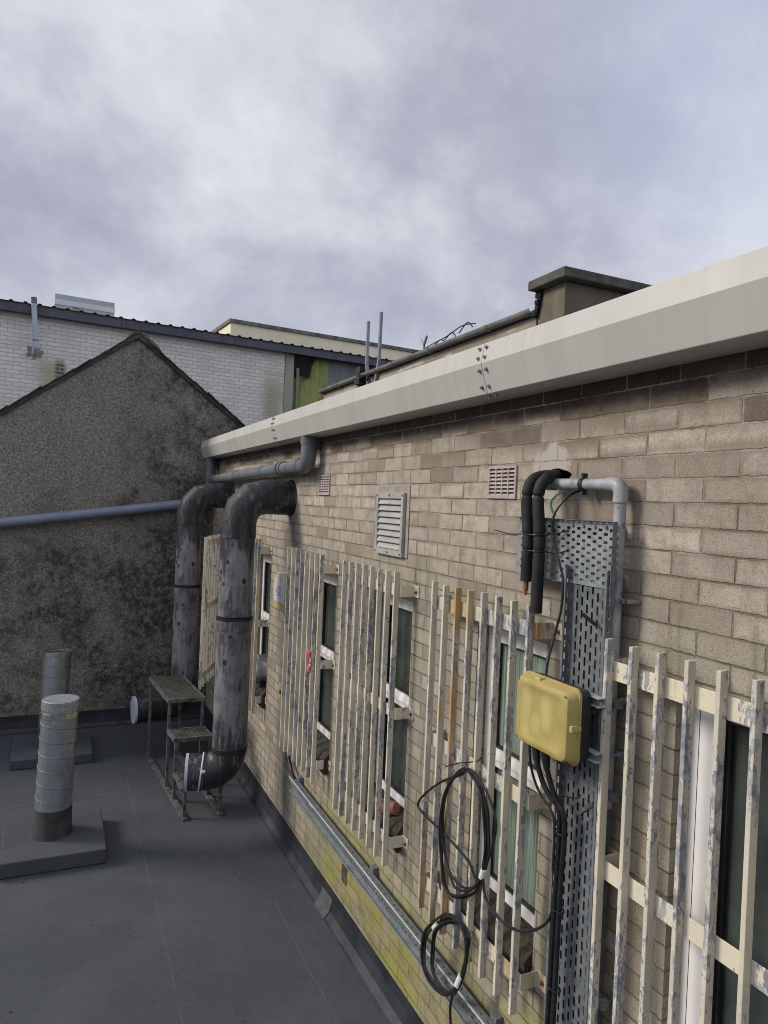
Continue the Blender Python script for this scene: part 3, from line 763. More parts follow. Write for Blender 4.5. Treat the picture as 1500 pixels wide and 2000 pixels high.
# rain water pipe
rp = empty('rain_pipe', (-.125, 6.55, 3.93)); tag(rp, 'grey plastic rainwater pipe running under the cream gutter to the corner', 'rain pipe')
def coll(a, c, r):
    b = BM(); tube(b, [a, c], r, 20); obj('pipe_collar', b, M['greypvc'], rp, smooth=True)
X0 = -.125
b = BM(); tube(b, [(X0, 6.55, 4.215), (X0, 6.55, 4.06)]+arc((X0, 6.65, 4.03), math.pi, 1.5*math.pi, .1, 7, (0, 1, 0), (0, 0, 1))[0:]+[(X0, 7.0, 3.93)], .075, 22)
obj('outlet_elbow', b, M['greypvc'], rp, smooth=True)
b = BM(); tube(b, [(X0, 6.75, 3.93), (X0, 11.38, 3.86)], .068, 22); obj('pipe_run', b, M['greypvc'], rp, smooth=True)
coll((X0, 6.55, 4.212), (X0, 6.55, 4.13), .083); coll((X0, 6.73, 3.93), (X0, 6.80, 3.929), .081); coll((X0, 7.32, 3.923), (X0, 7.40, 3.922), .077); coll((X0, 7.44, 3.921), (X0, 7.52, 3.92), .080)
coll((X0, 8.15, 3.909), (X0, 8.22, 3.908), .074); coll((X0, 9.55, 3.888), (X0, 9.62, 3.887), .074); coll((X0, 11.18, 3.863), (X0, 11.27, 3.862), .078)
b = BM(); tube(b, [(X0, 11.40, 4.21), (X0, 11.40, 3.62)], .072, 22); obj('drop_pipe', b, M['greypvc'], rp, smooth=True)
coll((X0, 11.40, 4.208), (X0, 11.40, 4.10), .082); coll((X0, 11.40, 3.97), (X0, 11.40, 3.93), .08)
dp = empty('drain_pipe', (-.125, 11.55, 3.5)); tag(dp, 'sloping blue grey drain pipe fixed across the pebbledash gable wall', 'drain pipe')
def gz(x): return 3.505+.146*(x+.15)
b = BM(); tube(b, [(X0, 11.40, 3.615), (X0, 11.44, 3.54), (-.22, 11.58, gz(-.22)), (-6.5, 11.6, gz(-6.5))], .076, 22); obj('pipe_run', b, M['bluepvc'], dp, smooth=True)
for x in (-2.02, -4.6):
    b = BM(); tube(b, [(x, 11.6, gz(x)), (x-.09, 11.6, gz(x-.09))], .086, 22); obj('pipe_collar', b, M['bluepvc'], dp, smooth=True)
for x in (-1.1, -2.9):
    b = BM(); tube(b, [(x, 11.6, gz(x)), (x-.03, 11.6, gz(x-.03))], .081, 20); box(b, (x-.03, 11.66, gz(x)-.03), (x, 11.699, gz(x)+.03)); obj('pipe_clip', b, M['bluepvc'], dp, smooth=True)

# ------------------------------------------------------------------ vents on the wall
def air_brick(y0, y1, z0, z1, label):
    t = empty('air_brick', (0, (y0+y1)/2, z0)); tag(t, label, 'air brick', 'pinkish clay air bricks set in the block wall')
    nc, nr = 4, 7; bd = .014; w = (y1-y0-2*bd)/nc; h = (z1-z0-2*bd)/nr
    b = BM()
    box(b, (-.012, y0, z0), (.0, y0+bd, z1)); box(b, (-.012, y1-bd, z0), (.0, y1, z1))
    box(b, (-.0125, y0+bd, z0), (.0, y1-bd, z0+bd)); box(b, (-.0125, y0+bd, z1-bd), (.0, y1-bd, z1))
    for i in range(1, nc): box(b, (-.011, y0+bd+w*i-.005, z0+bd), (.0, y0+bd+w*i+.005, z1-bd))
    for k in range(nr):
        zz = z0+bd+h*k
        for i in range(nc):
            ya = y0+bd+w*i+(.005 if i else 0); yb = y0+bd+w*(i+1)-(.005 if i < nc-1 else 0)
            prism(b, [(-.011, zz), (-.011, zz+h*.22), (-.002, zz+h*.62), (-.0005, zz+h*.62), (-.0005, zz)], lambda u, v, q: (u, q, v), ya, yb)
    obj('vent_face', b, M['brickvent'], t)
    b = BM(); box(b, (-.0022, y0+.006, z0+.006), (-.001, y1-.006, z1-.006)); obj('vent_void', b, M['dark'], t)
    return t
air_brick(3.268, 3.545, 3.646, 3.83, 'small pinkish louvred air brick beside the black insulated pipes')
air_brick(6.245, 6.545, 3.65, 3.84, 'small pinkish louvred air brick below the grey rainwater bend')
t = empty('louvre_vent', (0, 4.85, 3.21)); tag(t, 'tall pale metal louvre vent with eight blades above the grilles', 'louvre vent')
y0, y1, z0, z1 = 4.62, 5.10, 3.205, 3.675
b = BM(); box(b, (-.008, y0-.05, z0-.002), (-.0005, y1+.02, z1+.055)); obj('mortar_surround', b, M['mortar'], t, bevel=.008)
b = BM(); F = .036
box(b, (-.034, y0, z0), (-.0082, y0+F, z1)); box(b, (-.034, y1-F, z0), (-.0082, y1, z1)); box(b, (-.033, y0+F, z0), (-.0082, y1-F, z0+.045)); box(b, (-.033, y0+F, z1-.045), (-.0082, y1-F, z1))
obj('louvre_frame', b, M['louvre'], t, bevel=.003)
for k in range(8):
    zc = z0+.045+(k)*(z1-z0-.09)/8
    b = BM(); prism(b, [(-.032, zc+.004), (-.032, zc+.010), (-.012, zc+.046), (-.010, zc+.044)], lambda u, v, q: (u, q, v), y0+F+.001, y1-F-.001)
    obj('louvre_blade', b, M['louvre'], t)
b = BM(); box(b, (-.0095, y0+F, z0+.045), (-.0085, y1-F, z1-.045)); obj('louvre_void', b, M['dark'], t)
for yy, zz in ((4.64, z0+.02), (4.86, z0+.02), (5.08, z0+.02), (4.64, z1-.02), (4.86, z1-.02), (5.085, z1-.02)):
    b = BM(); tube(b, [(-.033, yy, zz), (-.038, yy, zz)], .008, 8); obj('screw', b, M['rustbolt'], t)

# alarm box and small bracket by the far grille
t = empty('alarm_box', (0, 7.41, 2.42)); tag(t, 'aged cream alarm box with faded blue print, left of the rag grille', 'alarm box')
b = BM()
prism(b, [(7.22, 2.47), (7.22, 2.72), (7.33, 2.80), (7.49, 2.80), (7.60, 2.72), (7.60, 2.47)], lambda u, v, q: (q, u, v), -.002, -.115)
obj('alarm_body', b, M['alarm'], t, bevel=.012)
b = BM(); box(b, (-.108, 7.23, 2.405), (-.002, 7.59, 2.469)); obj('alarm_base', b, M['alarmy'], t, bevel=.008)
b = BM(); prism(b, [(7.26, 2.49), (7.26, 2.70), (7.345, 2.77), (7.475, 2.77), (7.56, 2.70), (7.56, 2.49)], lambda u, v, q: (q, u, v), -.116, -.1185)
pl = obj('alarm_panel', b, M['alarmwhite'], t)
b = BM()
for k, (a, c) in enumerate(((.03, .2), (.05, .25), (.04, .22), (.05, .18))):
    box(b, (-.1196, 7.27+a, 2.56+.028*k), (-.1188, 7.27+c, 2.573+.028*k))
obj('blue_print', b, M['bluetext'], pl)
t = empty('junction_box', (0, 7.38, 1.42)); tag(t, 'small yellowed junction box low on the wall beside the near flue pipe', 'junction box')
b = BM(); box(b, (-.055, 7.32, 1.44), (-.001, 7.45, 1.60)); obj('box_body', b, M['alarmy'], t, bevel=.008)
b = BM(); box(b, (-.060, 7.36, 1.50), (-.056, 7.40, 1.54)); obj('box_hole', b, M['dark'], t)

# duct poking out of the far window
t = empty('window_duct', (0, 8.42, 1.36)); tag(t, 'shiny round duct stub poking out of the window behind the near flue', 'duct stub')
b = BM(); tube(b, [(.10, 8.44, 1.53), (-.02, 8.44, 1.53), (-.085, 8.44, 1.53), (-.095, 8.44, 1.53)], .17, 28, rad=[.172, .172, .172, .16]); obj('duct_tube', b, M['spiral'], t, smooth=True)
b = BM(); tube(b, [(-.035, 8.44, 1.53), (-.05, 8.44, 1.53)], .178, 28); obj('duct_seam', b, M['galv'], t, smooth=True)

# terracotta pieces lying on the sill
b = BM(); rings = tube(b, [(.02, 4.62, 1.375), (-.03, 4.72, 1.35)], .052, 16, rad=[.045, .058])
tag(obj('clay_pot', b, M['clay'], smooth=True), 'small terracotta pot lying on a dark window sill behind a cream grille', 'pot')
b = BM(); box(b, (-.05, 4.80, 1.285), (.03, 4.97, 1.345)); tag(obj('brick', b, M['clay'], bevel=.006), 'loose red brick on the window sill beside the lying pot', 'brick')

# ------------------------------------------------------------------ cable trays
def slots(v0, v1, ln, pitch, off):
    out = []; v = v0+off
    while v+ln < v1-.006:
        out.append((v, v+ln)); v += pitch
    return out
t = empty('cable_tray', (-.10, 2.52, .25)); tag(t, 'tall vertical perforated steel cable tray beside the yellow light', 'cable tray')
ya, yb, xb, xf, z0, z1 = 2.378, 2.662, -.10, -.138, .15, 3.335
cols = []
for k in range(8):
    u = ya+.018+.0345*k; cols.append((u, u+.0125, slots(z0, z1, .040, .060, .01 if k % 2 else .040)))
b = BM(); perf(b, ya, yb, z0, z1, cols, lambda u, v: (xb, u, v)); obj('tray_base', b, M['galvd'], t, solid=.002)
for yy, nm in ((ya, 1), (yb, 2)):
    b = BM(); perf(b, xf, xb, z0, z1, [(-.124, -.115, slots(z0, z1, .03, .058, .02))], lambda u, v: (u, yy, v))
    quad(b, (xf, yy, z0), (xf, yy+(.012 if nm == 1 else -.012), z0), (xf, yy+(.012 if nm == 1 else -.012), z1), (xf, yy, z1))
    obj('tray_flange', b, M['galvd'], t, solid=.002)
for yy in (2.445, 2.645):  # unseen rails added behind the base to block side light and darken the slots
    b = BM(); box(b, (-.098, yy-.012, z0), (-.002, yy+.012, z1-.02)); obj('added_shade_rail', b, M['galvd'], t)
for zz in (.6, 1.45, 2.35, 2.75):
    b = BM(); box(b, (-.099, 2.33, zz), (-.06, 2.70, zz+.035)); tube(b, [(-.06, 2.35, zz+.017), (-.0, 2.35, zz+.017)], .007, 8); tube(b, [(-.06, 2.68, zz+.017), (-.0, 2.68, zz+.017)], .007, 8)
    obj('tray_bracket', b, M['galvd'], t)
t = empty('cable_tray', (-.112, 2.7, 3.26)); tag(t, 'short horizontal perforated steel tray behind the black insulated pipes', 'cable tray')
ya, yb, xb, xf, z0, z1 = 2.365, 3.085, -.106, -.132, 3.255, 3.55
cols = []
k = 0; u = ya+.02
while u < yb-.03:
    cols.append((u, u+.024, slots(z0+.01, z1-.01, .0125, .036, .006 if k % 2 else .024))); u += .036; k += 1
b = BM(); perf(b, ya, yb, z0, z1, cols, lambda u, v: (xb, u, v)); obj('tray_base', b, M['galv'], t, solid=.002)
for zz in (z0, z1):
    b = BM(); a, c = (ya, yb) if zz == z1 else (2.665, yb)
    perf(b, xf, xb, a, c, [(-.123, -.115, slots(a, c, .022, .04, .02))], lambda u, v: (u, v, zz)); obj('tray_flange', b, M['galvd'], t, solid=.002)
b = BM(); quad(b, (xf, ya, z0-.07), (xb, ya, z0-.07), (xb, ya, z1), (xf, ya, z1)); obj('tray_flange', b, M['galvd'], t, solid=.002)
for zz in (3.268, 3.536):  # unseen rails added behind this tray to keep light out of its slots
    b = BM(); box(b, (-.104, 2.44, zz-.01), (-.002, 3.07, zz+.01)); obj('added_shade_rail', b, M['galvd'], t)
b = BM(); box(b, (-.104, 3.05, 3.279), (-.002, 3.07, 3.525)); obj('added_shade_rail', b, M['galvd'], t)  # added end piece, closing off light from the side
for k in range(4):
    b = BM(); y = 2.43+.075*k; tube(b, [(xb-.001, y, z1-.025), (xb-.01, y, z1-.025)], .009, 8); obj('tray_bolt', b, M['bolt'], t)

t = empty('cable_tray', (-.05, 4, .66)); tag(t, 'long low perforated steel cable tray running along the foot of the block wall', 'cable tray')
def trz(y): return .668+(y-4.5)*.008
ya, yb, h = 1.0, 6.80, .142
cols = []
def pos(x, y, dz): return (x, y, trz(y)+dz)
n = 0; rows = [(.022+.03*k, .034+.03*k, k) for k in range(4)]
b = BM(); perf(b, 0, h, ya, yb, [(r0, r1, slots(ya, yb, .026, .05, .01 if k % 2 else .035)) for r0, r1, k in rows], lambda u, v: pos(-.05, v, u)); obj('tray_base', b, M['galvd'], t, solid=.002)
b = BM(); perf(b, -.10, -.05, ya, yb, [(-.083, -.074, slots(ya, yb, .02, .07, .02))], lambda u, v: pos(u, v, h))
obj('tray_flange', b, M['galvd'], t, solid=.002)
b = BM(); quad(b, pos(-.1012, ya, h-.014), pos(-.1012, yb, h-.014), pos(-.1012, yb, h+.002), pos(-.1012, ya, h+.002)); obj('tray_lip', b, M['lip'], t, solid=.002)
b = BM(); quad(b, pos(-.10, ya, 0), pos(-.05, ya, 0), pos(-.05, yb, 0), pos(-.10, yb, 0)); quad(b, pos(-.10, ya, .012), pos(-.10, yb, .012), pos(-.10, yb, 0), pos(-.10, ya, 0)); obj('tray_flange', b, M['galv'], t, solid=.002)
for yy in (1.5, 3.2, 4.86, 6.68):
    b = BM(); box(b, (-.048, yy-.03, trz(yy)-.03), (-.0, yy+.03, trz(yy)+h+.03)); obj('tray_bracket', b, M['galvd'], t, bevel=.003)
b = BM(); box(b, (-.054, 6.22, trz(6.2)+.06), (-.0515, 6.30, trz(6.2)+.12)); obj('paper_label', b, M['white'], t)
# cable rising out of its end
b = BM(); tube(b, spline([(-.07, 6.72, .83), (-.06, 6.86, .86), (-.055, 7.04, .99), (-.05, 7.08, 1.12), (-.05, 7.09, 1.36), (-.04, 7.10, 1.5)], 6), .016, 10)
tag(obj('cable', b, M['cable'], smooth=True), 'thick black cable climbing from the far end of the low cable tray', 'cable')

# ------------------------------------------------------------------ grey conduit with elbow
t = empty('conduit', (-.068, 2.40, 3.72)); tag(t, 'weathered grey plastic conduit bending down beside the upright cable tray', 'conduit')
cx, cy, cz = -.066, 2.398, 3.715
b = BM(); tube(b, [(cx, 2.885, 3.722), (cx, 2.45, cz)], .0262, 18); obj('conduit_length', b, M['conduit'], t, smooth=True)
b = BM(); tube(b, [(cx, cy, 3.66), (cx, cy, 2.3)], .0262, 18); obj('conduit_length', b, M['conduit'], t, smooth=True)
b = BM(); tube(b, [(cx, 2.475, cz), (cx, 2.44, cz)]+arc((cx, 2.435, cz-.037), math.pi/2, 0, .037, 6, (0, -1, 0), (0, 0, 1))[1:]+[(cx, cy, 3.635)], .0325, 18); obj('conduit_elbow', b, M['conduit'], t, smooth=True)
b = BM(); tube(b, [(cx, 2.905, 3.722), (cx, 2.86, 3.7215)], .0335, 18); obj('conduit_coupler', b, M['conduit'], t, smooth=True)
for p, d, m, wall in (((cx, 2.64, 3.718), (0, 1, 0), 'blackpl', True), ((cx, cy, 3.21), (0, 0, 1), 'bolt', True)):
    p, d = Vector(p), Vector(d); b = BM()
    tube(b, [p-d*.011, p+d*.011], .0325, 18); tube(b, [p, (-.0, p.y+(-.0 if d.y else -.045), p.z)], .007, 8)
    if d.y:
        for s in (-1, 1): tube(b, [p+Vector((0, 0, s*.028)), p+Vector((0, 0, s*.05))], .006, 8); tube(b, [p+Vector((-.014, 0, s*.042)), p+Vector((.014, 0, s*.042))], .009, 8)
    else:
        tube(b, [p+Vector((.0, -.03, 0)), p+Vector((-.0, -.05, 0))], .011, 8); tube(b, [p+Vector((.01, -.058, 0)), (0, p.y-.075, p.z)], .011, 8)
    obj('pipe_clamp', b, M[m], t, smooth=True)

# hole knocked through the blockwork
b = BM(); pts = []
for k in range(16):
    a = 2*math.pi*k/16; rr = random.uniform(.8, 1.15); pts.append((-.003, 2.915+.105*rr*math.cos(a), 3.755+.045*rr*math.sin(a)))
b.faces.new([b.verts.new(p) for p in pts])
bmesh.ops.solidify(b, geom=b.faces[:], thickness=.0025)
obj('wall_hole', b, M['dark'], bld)

# two insulated pipes
def ins(name, label, y, x, zend, ydown, cu):
    t = empty(name, (x, y, zend)); tag(t, label, 'insulated pipe', 'black foam lagged pipes')
    pts = spline([(.03, 2.93, 3.765), (-.05, 2.925+(y-2.9)*.5, 3.765), (x+.045, y, 3.745), (x+.008, y, 3.70), (x, y, 3.62), (x, ydown, 3.45), (x, ydown, zend+.1), (x, ydown, zend)], 8)
    rad = []
    for p in pts:
        r = .029
        for zt in (3.655, 3.468, 3.39):
            r -= .0055*math.exp(-((p.z-zt)/.006)**2)
        rad.append(r)
    P2 = []
    # denser rings on the straight so that the pinches read
    fine = []
    for i in range(len(pts)-1):
        for k in range(4): fine.append(pts[i].lerp(pts[i+1], k/4))
    fine.append(pts[-1])
    rad = [.029-sum(.0055*math.exp(-((p.z-zt)/.008)**2) for zt in (3.655, 3.468, 3.39)) for p in fine]
    b = BM(); tube(b, fine, .029, 16, rad=rad); obj('foam_lagging', b, M['black'], t, smooth=True)
    if cu:
        b = BM(); tube(b, [(x, ydown, zend+.02), (x, ydown, zend-.045)], .0125, 12); tube(b, [(x, ydown, zend-.045), (x, ydown, zend-.068)], .0075, 12); obj('copper_end', b, M['copper'], t, smooth=True)
    return t
ins('lagged_pipe', 'black foam lagged pipe with a bare copper end, the shorter of the pair', 2.915, -.185, 3.235, 2.892, True)
ins('lagged_pipe', 'longer black foam lagged pipe, next to the one with a copper end', 2.838, -.175, 3.09, 2.815, False)
# ties round the pair
b = BM()
for zt, e in ((3.468, True), (3.39, False)):
    c = [Vector((-.18+.033*math.cos(a)*1.0, 2.855+.070*math.sin(a), zt)) for a in [2*math.pi*k/24 for k in range(24)]]
    tube(b, c, .0035, 6, closed=True)
tube(b, spline([(-.205, 2.90, 3.468), (-.215, 3.0, 3.462), (-.225, 3.1, 3.472), (-.225, 3.135, 3.476)], 5), .003, 6)
tube(b, spline([(-.16, 2.79, 3.39), (-.13, 2.74, 3.385), (-.108, 2.70, 3.40)], 5), .003, 6)
tube(b, spline([(-.16, 2.79, 3.468), (-.13, 2.74, 3.48), (-.108, 2.68, 3.50)], 5), .003, 6)
tag(obj('cable_tie', b, M['cable']), 'black ties binding the two lagged pipes with one long loose tail', 'cable tie')

# wires by the hole
b = BM(); tube(b, spline([(-.01, 2.72, 3.715), (-.05, 2.77, 3.70), (-.10, 2.822, 3.645), (-.105, 2.82, 3.596), (-.115, 2.76, 3.55)], 6), .0052, 8)
tag(obj('earth_wire', b, M['green'], smooth=True), 'thin green earth wire looping from the wall hole to the tray', 'wire')
b = BM(); tube(b, spline([(-.0, 2.70, 3.70), (-.12, 2.68, 3.66), (-.17, 2.714, 3.574), (-.17, 2.72, 3.473), (-.17, 2.675, 3.37), (-.17, 2.631, 3.27), (-.17, 2.634, 3.14), (-.18, 2.655, 3.03), (-.21, 2.66, 2.9), (-.225, 2.655, 2.80)], 6), .0062, 8)
tag(obj('cable', b, M['cable'], smooth=True), 'thin black cable dropping from the wall hole to the yellow light', 'cable')

# ------------------------------------------------------------------ square bulkhead light
t = empty('bulkhead_light', (-.20, 2.57, 2.5)); tag(t, 'square bulkhead light with yellowed cover and black back box', 'light')
def rrect(y0, y1, z0, z1, r, n=5):
    out = []
    for cy, cz, a0 in ((y1-r, z1-r, 0), (y0+r, z1-r, 90), (y0+r, z0+r, 180), (y1-r, z0+r, 270)):
        for k in range(n+1):
            a = R(a0+90*k/n); out.append((cy+r*math.cos(a), cz+r*math.sin(a)))
    return out
def loft(bm, secs, cap0=True, cap1=True):
    rs = [[bm.verts.new((x, y, z)) for y, z in pr] for x, pr in secs]
    n = len(rs[0])
    for i in range(len(rs)-1):
        for k in range(n): bm.faces.new((rs[i][k], rs[i][(k+1) % n], rs[i+1][(k+1) % n], rs[i+1][k]))
    if cap0: bm.faces.new(rs[0])
    if cap1: bm.faces.new(rs[-1][::-1])
Y0, Y1, Z0, Z1 = 2.372, 2.765, 2.503, 2.832
b = BM(); loft(b, [(-.190, rrect(Y0+.012, Y1-.012, Z0+.012, Z1-.012, .03)), (-.248, rrect(Y0+.002, Y1-.002, Z0+.002, Z1-.002, .035))]); obj('back_box', b, M['blackpl'], t, smooth=True)
b = BM()
loft(b, [(-.249, rrect(Y0-.001, Y1+.001, Z0-.001, Z1+.001, .036)), (-.262, rrect(Y0-.001, Y1+.001, Z0-.001, Z1+.001, .036)), (-.2625, rrect(Y0+.004, Y1-.004, Z0+.004, Z1-.004, .036)), (-.300, rrect(Y0+.012, Y1-.012, Z0+.012, Z1-.012, .036)),
         (-.311, rrect(Y0+.017, Y1-.017, Z0+.017, Z1-.017, .036)), (-.3165, rrect(Y0+.030, Y1-.030, Z0+.030, Z1-.030, .036)), (-.317, rrect(Y0+.045, Y1-.045, Z0+.045, Z1-.045, .034)), (-.3145, rrect(Y0+.049, Y1-.049, Z0+.049, Z1-.049, .032)), (-.315, rrect(Y0+.12, Y1-.12, Z0+.1, Z1-.1, .03))])
obj('light_cover', b, M['diffuser'], t, smooth=True)
b = BM(); box(b, (-.3, Y0-.0025, 2.655), (-.262, Y0+.014, 2.682)); box(b, (-.262, Y0-.008, 2.66), (-.25, Y0+.001, 2.677)); obj('cover_clip', b, M['alarmy'], t, bevel=.003)
b = BM(); box(b, (-.300, 2.60, Z1-.016), (-.255, 2.635, Z1+.0)); obj('cover_clip', b, M['alarmy'], t, bevel=.003)
b = BM(); box(b, (-.300, Y0+.018, 2.512), (-.292, Y0+.05, 2.5245)); obj('cover_latch', b, M['blackpl'], t, bevel=.002)
for yy, zz in ((Y0+.03, Z0+.03), (Y1-.03, Z0+.03), (Y0+.03, Z1-.03), (Y1-.03, Z1-.03)):
    b = BM(); tube(b, [(-.3160, yy, zz), (-.3185, yy, zz)], .005, 8); obj('cover_screw', b, M['bolt'], t)
for zz in (2.76, 2.525):
    b = BM()
    prism(b, [(-.192, zz), (-.192, zz+.042), (-.182, zz+.042), (-.182, zz+.05), (-.154, zz+.05), (-.154, zz-.008), (-.182, zz-.008), (-.182, zz)], lambda u, v, q: (u, q, v), 2.325, 2.55) if False else None
    for a, c in (((-.190, zz+.036), (-.154, zz+.041)), ((-.190, zz), (-.154, zz+.005)), ((-.158, zz+.005), (-.154, zz+.036))):
        box(b, (a[0], 2.335, a[1]), (c[0], 2.72, c[1]))
    obj('mounting_channel', b, M['louvre'], t)
    b = BM(); tube(b, [(-.155, 2.352, zz+.02), (.0, 2.352, zz+.02)], .0055, 8); tube(b, [(-.06, 2.352, zz+.02), (-.0, 2.352, zz+.02)], .011, 8); tube(b, [(-.16, 2.352, zz+.02), (-.166, 2.352, zz+.02)], .011, 6)
    obj('threaded_rod', b, M['strut'], t)
for yy in (2.69, 2.62):
    b = BM(); tube(b, [(-.235, yy, 2.508), (-.235, yy, 2.48), (-.23, yy-.003, 2.44), (-.225, yy-.006, 2.40)], .02, 12, rad=[.02, .02, .019, .012]); obj('cable_gland', b, M['blackpl'], t, smooth=True)

def cable(label, pts, r, x=None, name='cable', cat='cable', group=None):
    P = [((x,)+tuple(p) if x is not None else p) for p in pts]
    b = BM(); tube(b, spline(P, 7), r, 9); return tag(obj(name, b, M['cable'], smooth=True), label, cat, group)
def drop(y0, pts): return pts
cable('left of two thick black cables running down the upright tray from the yellow light', [(-.226, 2.684, 2.41), (-.21, 2.66, 2.33), (-.195, 2.617, 2.273), (-.18, 2.575, 2.238), (-.172, 2.572, 2.138), (-.17, 2.579, 1.956), (-.17, 2.585, 1.759), (-.17, 2.591, 1.496), (-.17, 2.598, 1.2), (-.17, 2.60, .7)], .0125)
cable('right of two thick black cables running down the upright tray from the yellow light', [(-.226, 2.614, 2.41), (-.21, 2.60, 2.34), (-.195, 2.575, 2.272), (-.18, 2.545, 2.23), (-.172, 2.537, 2.138), (-.17, 2.548, 1.956), (-.17, 2.553, 1.759), (-.17, 2.555, 1.496), (-.17, 2.56, 1.2), (-.17, 2.565, .7)], .0125)
cable('thin black lead from the yellow light curving into the cable bundle', [(-.235, 2.74, 2.52), (-.22, 2.748, 2.40), (-.20, 2.735, 2.31), (-.19, 2.69, 2.25), (-.187, 2.625, 2.215), (-.187, 2.59, 2.15), (-.187, 2.588, 1.95)], .0062)
def tie(label, pts, r, closed=False, group=None):
    b = BM(); tube(b, pts, r, 6, closed=closed); return tag(obj('cable_tie', b, M['cable'], smooth=True), label, 'cable tie', group)
for zt in (2.13, 1.78, 1.42):
    tie('black tie cinching the two thick cables together on the upright tray', [Vector((-.168+.022*math.cos(a), 2.566+.036*math.sin(a), zt)) for a in [2*math.pi*k/20 for k in range(20)]], .0045, True, 'ties around the thick cables')
tie('black tie strip sticking sideways out of the upright tray below the light', spline([(-.155, 2.627, 2.275), (-.158, 2.56, 2.295), (-.158, 2.486, 2.316), (-.14, 2.48, 2.33)], 5), .0045)
tie('bent black tie with its tail pointing down on the upright tray', spline([(-.115, 2.427, 2.321), (-.12, 2.425, 2.298), (-.135, 2.45, 2.27), (-.14, 2.474, 2.242)], 5), .004)
tie('short thick black plug stuck slantwise in the top of the upright tray', [(-.16, 2.50, 3.135), (-.118, 2.455, 3.09)], .009)

# ------------------------------------------------------------------ cable coils
def coil(label, loops, tails, tapes, ties, loc):
    t = empty('cable_coil', loc); tag(t, label, 'cable coil', 'coils of spare black cable hanging on the rusted grille')
    b = BM()
    for pts, x in loops: tube(b, spline([(x+random.uniform(-.006, .006), p[0], p[1]) for p in pts], 7, True), .0072, 8, closed=True)
    for pts, x in tails: tube(b, spline([(x, p[0], p[1]) for p in pts], 7), .0072, 8)
    obj('cable_loops', b, M['cable'], t, smooth=True)
    for a, c, r in tapes:
        b = BM(); tube(b, [a, c], r, 10); obj('white_tape', b, M['white'], t, smooth=True)
    b = BM()
    for pts in ties: tube(b, spline(pts, 5), .0035, 6)
    obj('cable_tie', b, M['cable'], t)
    return t
def jit(pts, c, k, d=.0):
    return [(c[0]+(p[0]-c[0])*k+d+random.uniform(-.006, .006), c[1]+(p[1]-c[1])*k+random.uniform(-.006, .006)) for p in pts]
o1 = [(3.383, 2.126), (3.50, 2.045), (3.60, 1.90), (3.633, 1.694), (3.607, 1.497), (3.546, 1.37), (3.42, 1.385), (3.276, 1.481), (3.187, 1.599), (3.159, 1.70), (3.150, 1.827), (3.169, 1.969), (3.226, 2.075), (3.302, 2.126)]
o2 = [(3.383, 2.126), (3.49, 2.06), (3.59, 1.93), (3.62, 1.72), (3.57, 1.56), (3.45, 1.44), (3.30, 1.49), (3.20, 1.59), (3.165, 1.70), (3.157, 1.827), (3.18, 1.96), (3.235, 2.07)]
o3 = [(3.383, 2.126), (3.51, 2.04), (3.61, 1.87), (3.61, 1.66), (3.52, 1.50), (3.38, 1.47), (3.24, 1.54), (3.18, 1.64), (3.11, 1.80), (3.076, 1.95), (3.14, 2.05), (3.26, 2.115)]
o4 = [(3.383, 2.126), (3.447, 2.071), (3.665, 1.95), (3.86, 1.80), (3.943, 1.703), (3.874, 1.675), (3.64, 1.668), (3.442, 1.652), (3.319, 1.63), (3.25, 1.57), (3.2, 1.60), (3.155, 1.70), (3.143, 1.827), (3.165, 1.97), (3.25, 2.09)]
coil('large loose black cable coil tied to the rusted grille, its tail sagging to the tray', [(o1, -.166), (o2, -.175), (o3, -.172), (o4, -.168), (jit(o1, (3.38, 1.75), .97), -.182)],
     [([(3.173, 1.62), (3.14, 1.533), (3.043, 1.495), (2.93, 1.50), (2.814, 1.538), (2.707, 1.608), (2.627, 1.689), (2.59, 1.77)], -.172)],
     [((-.172, 3.186, 1.615), (-.172, 3.166, 1.672), .017)], [[(-.15, 3.383, 2.11), (-.19, 3.383, 2.13), (-.17, 3.385, 2.16), (-.13, 3.38, 2.165), (-.15, 3.30, 2.20), (-.16, 3.26, 2.235)], [(-.15, 3.385, 2.162), (-.165, 3.47, 2.13), (-.18, 3.60, 2.065)]], (-.17, 3.38, 1.4))
p1 = [(3.393, 1.273), (3.533, 1.233), (3.659, 1.126), (3.772, .995), (3.807, .879), (3.78, .782), (3.694, .741), (3.573, .751), (3.478, .796), (3.378, .916), (3.313, 1.051), (3.293, 1.157), (3.3, 1.239)]
p2 = [(3.391, 1.25), (3.527, 1.178), (3.634, 1.067), (3.666, .93), (3.649, .838), (3.561, .80), (3.435, .836), (3.36, .93), (3.31, 1.06), (3.30, 1.17), (3.33, 1.235)]
cc = (3.53, 1.0)
coil('smaller tight black cable coil hanging low over the long cable tray', [(p1, -.166), (p2, -.172), (jit(p1, cc, .96), -.176), (jit(p1, cc, .92, -.01), -.170), (jit(p1, cc, .98, -.006), -.182), (jit(p2, cc, 1.06), -.178)],
     [([(3.40, .90), (3.43, .82), (3.446, .74), (3.434, .66), (3.41, .55), (3.40, .30)], -.17)],
     [((-.174, 3.372, .918), (-.174, 3.336, .995), .021), ((-.174, 3.665, 1.075), (-.174, 3.62, 1.125), .015)],
     [[(-.15, 3.31, 1.22), (-.19, 3.30, 1.21), (-.18, 3.28, 1.26), (-.15, 3.25, 1.30)]], (-.17, 3.5, .75))

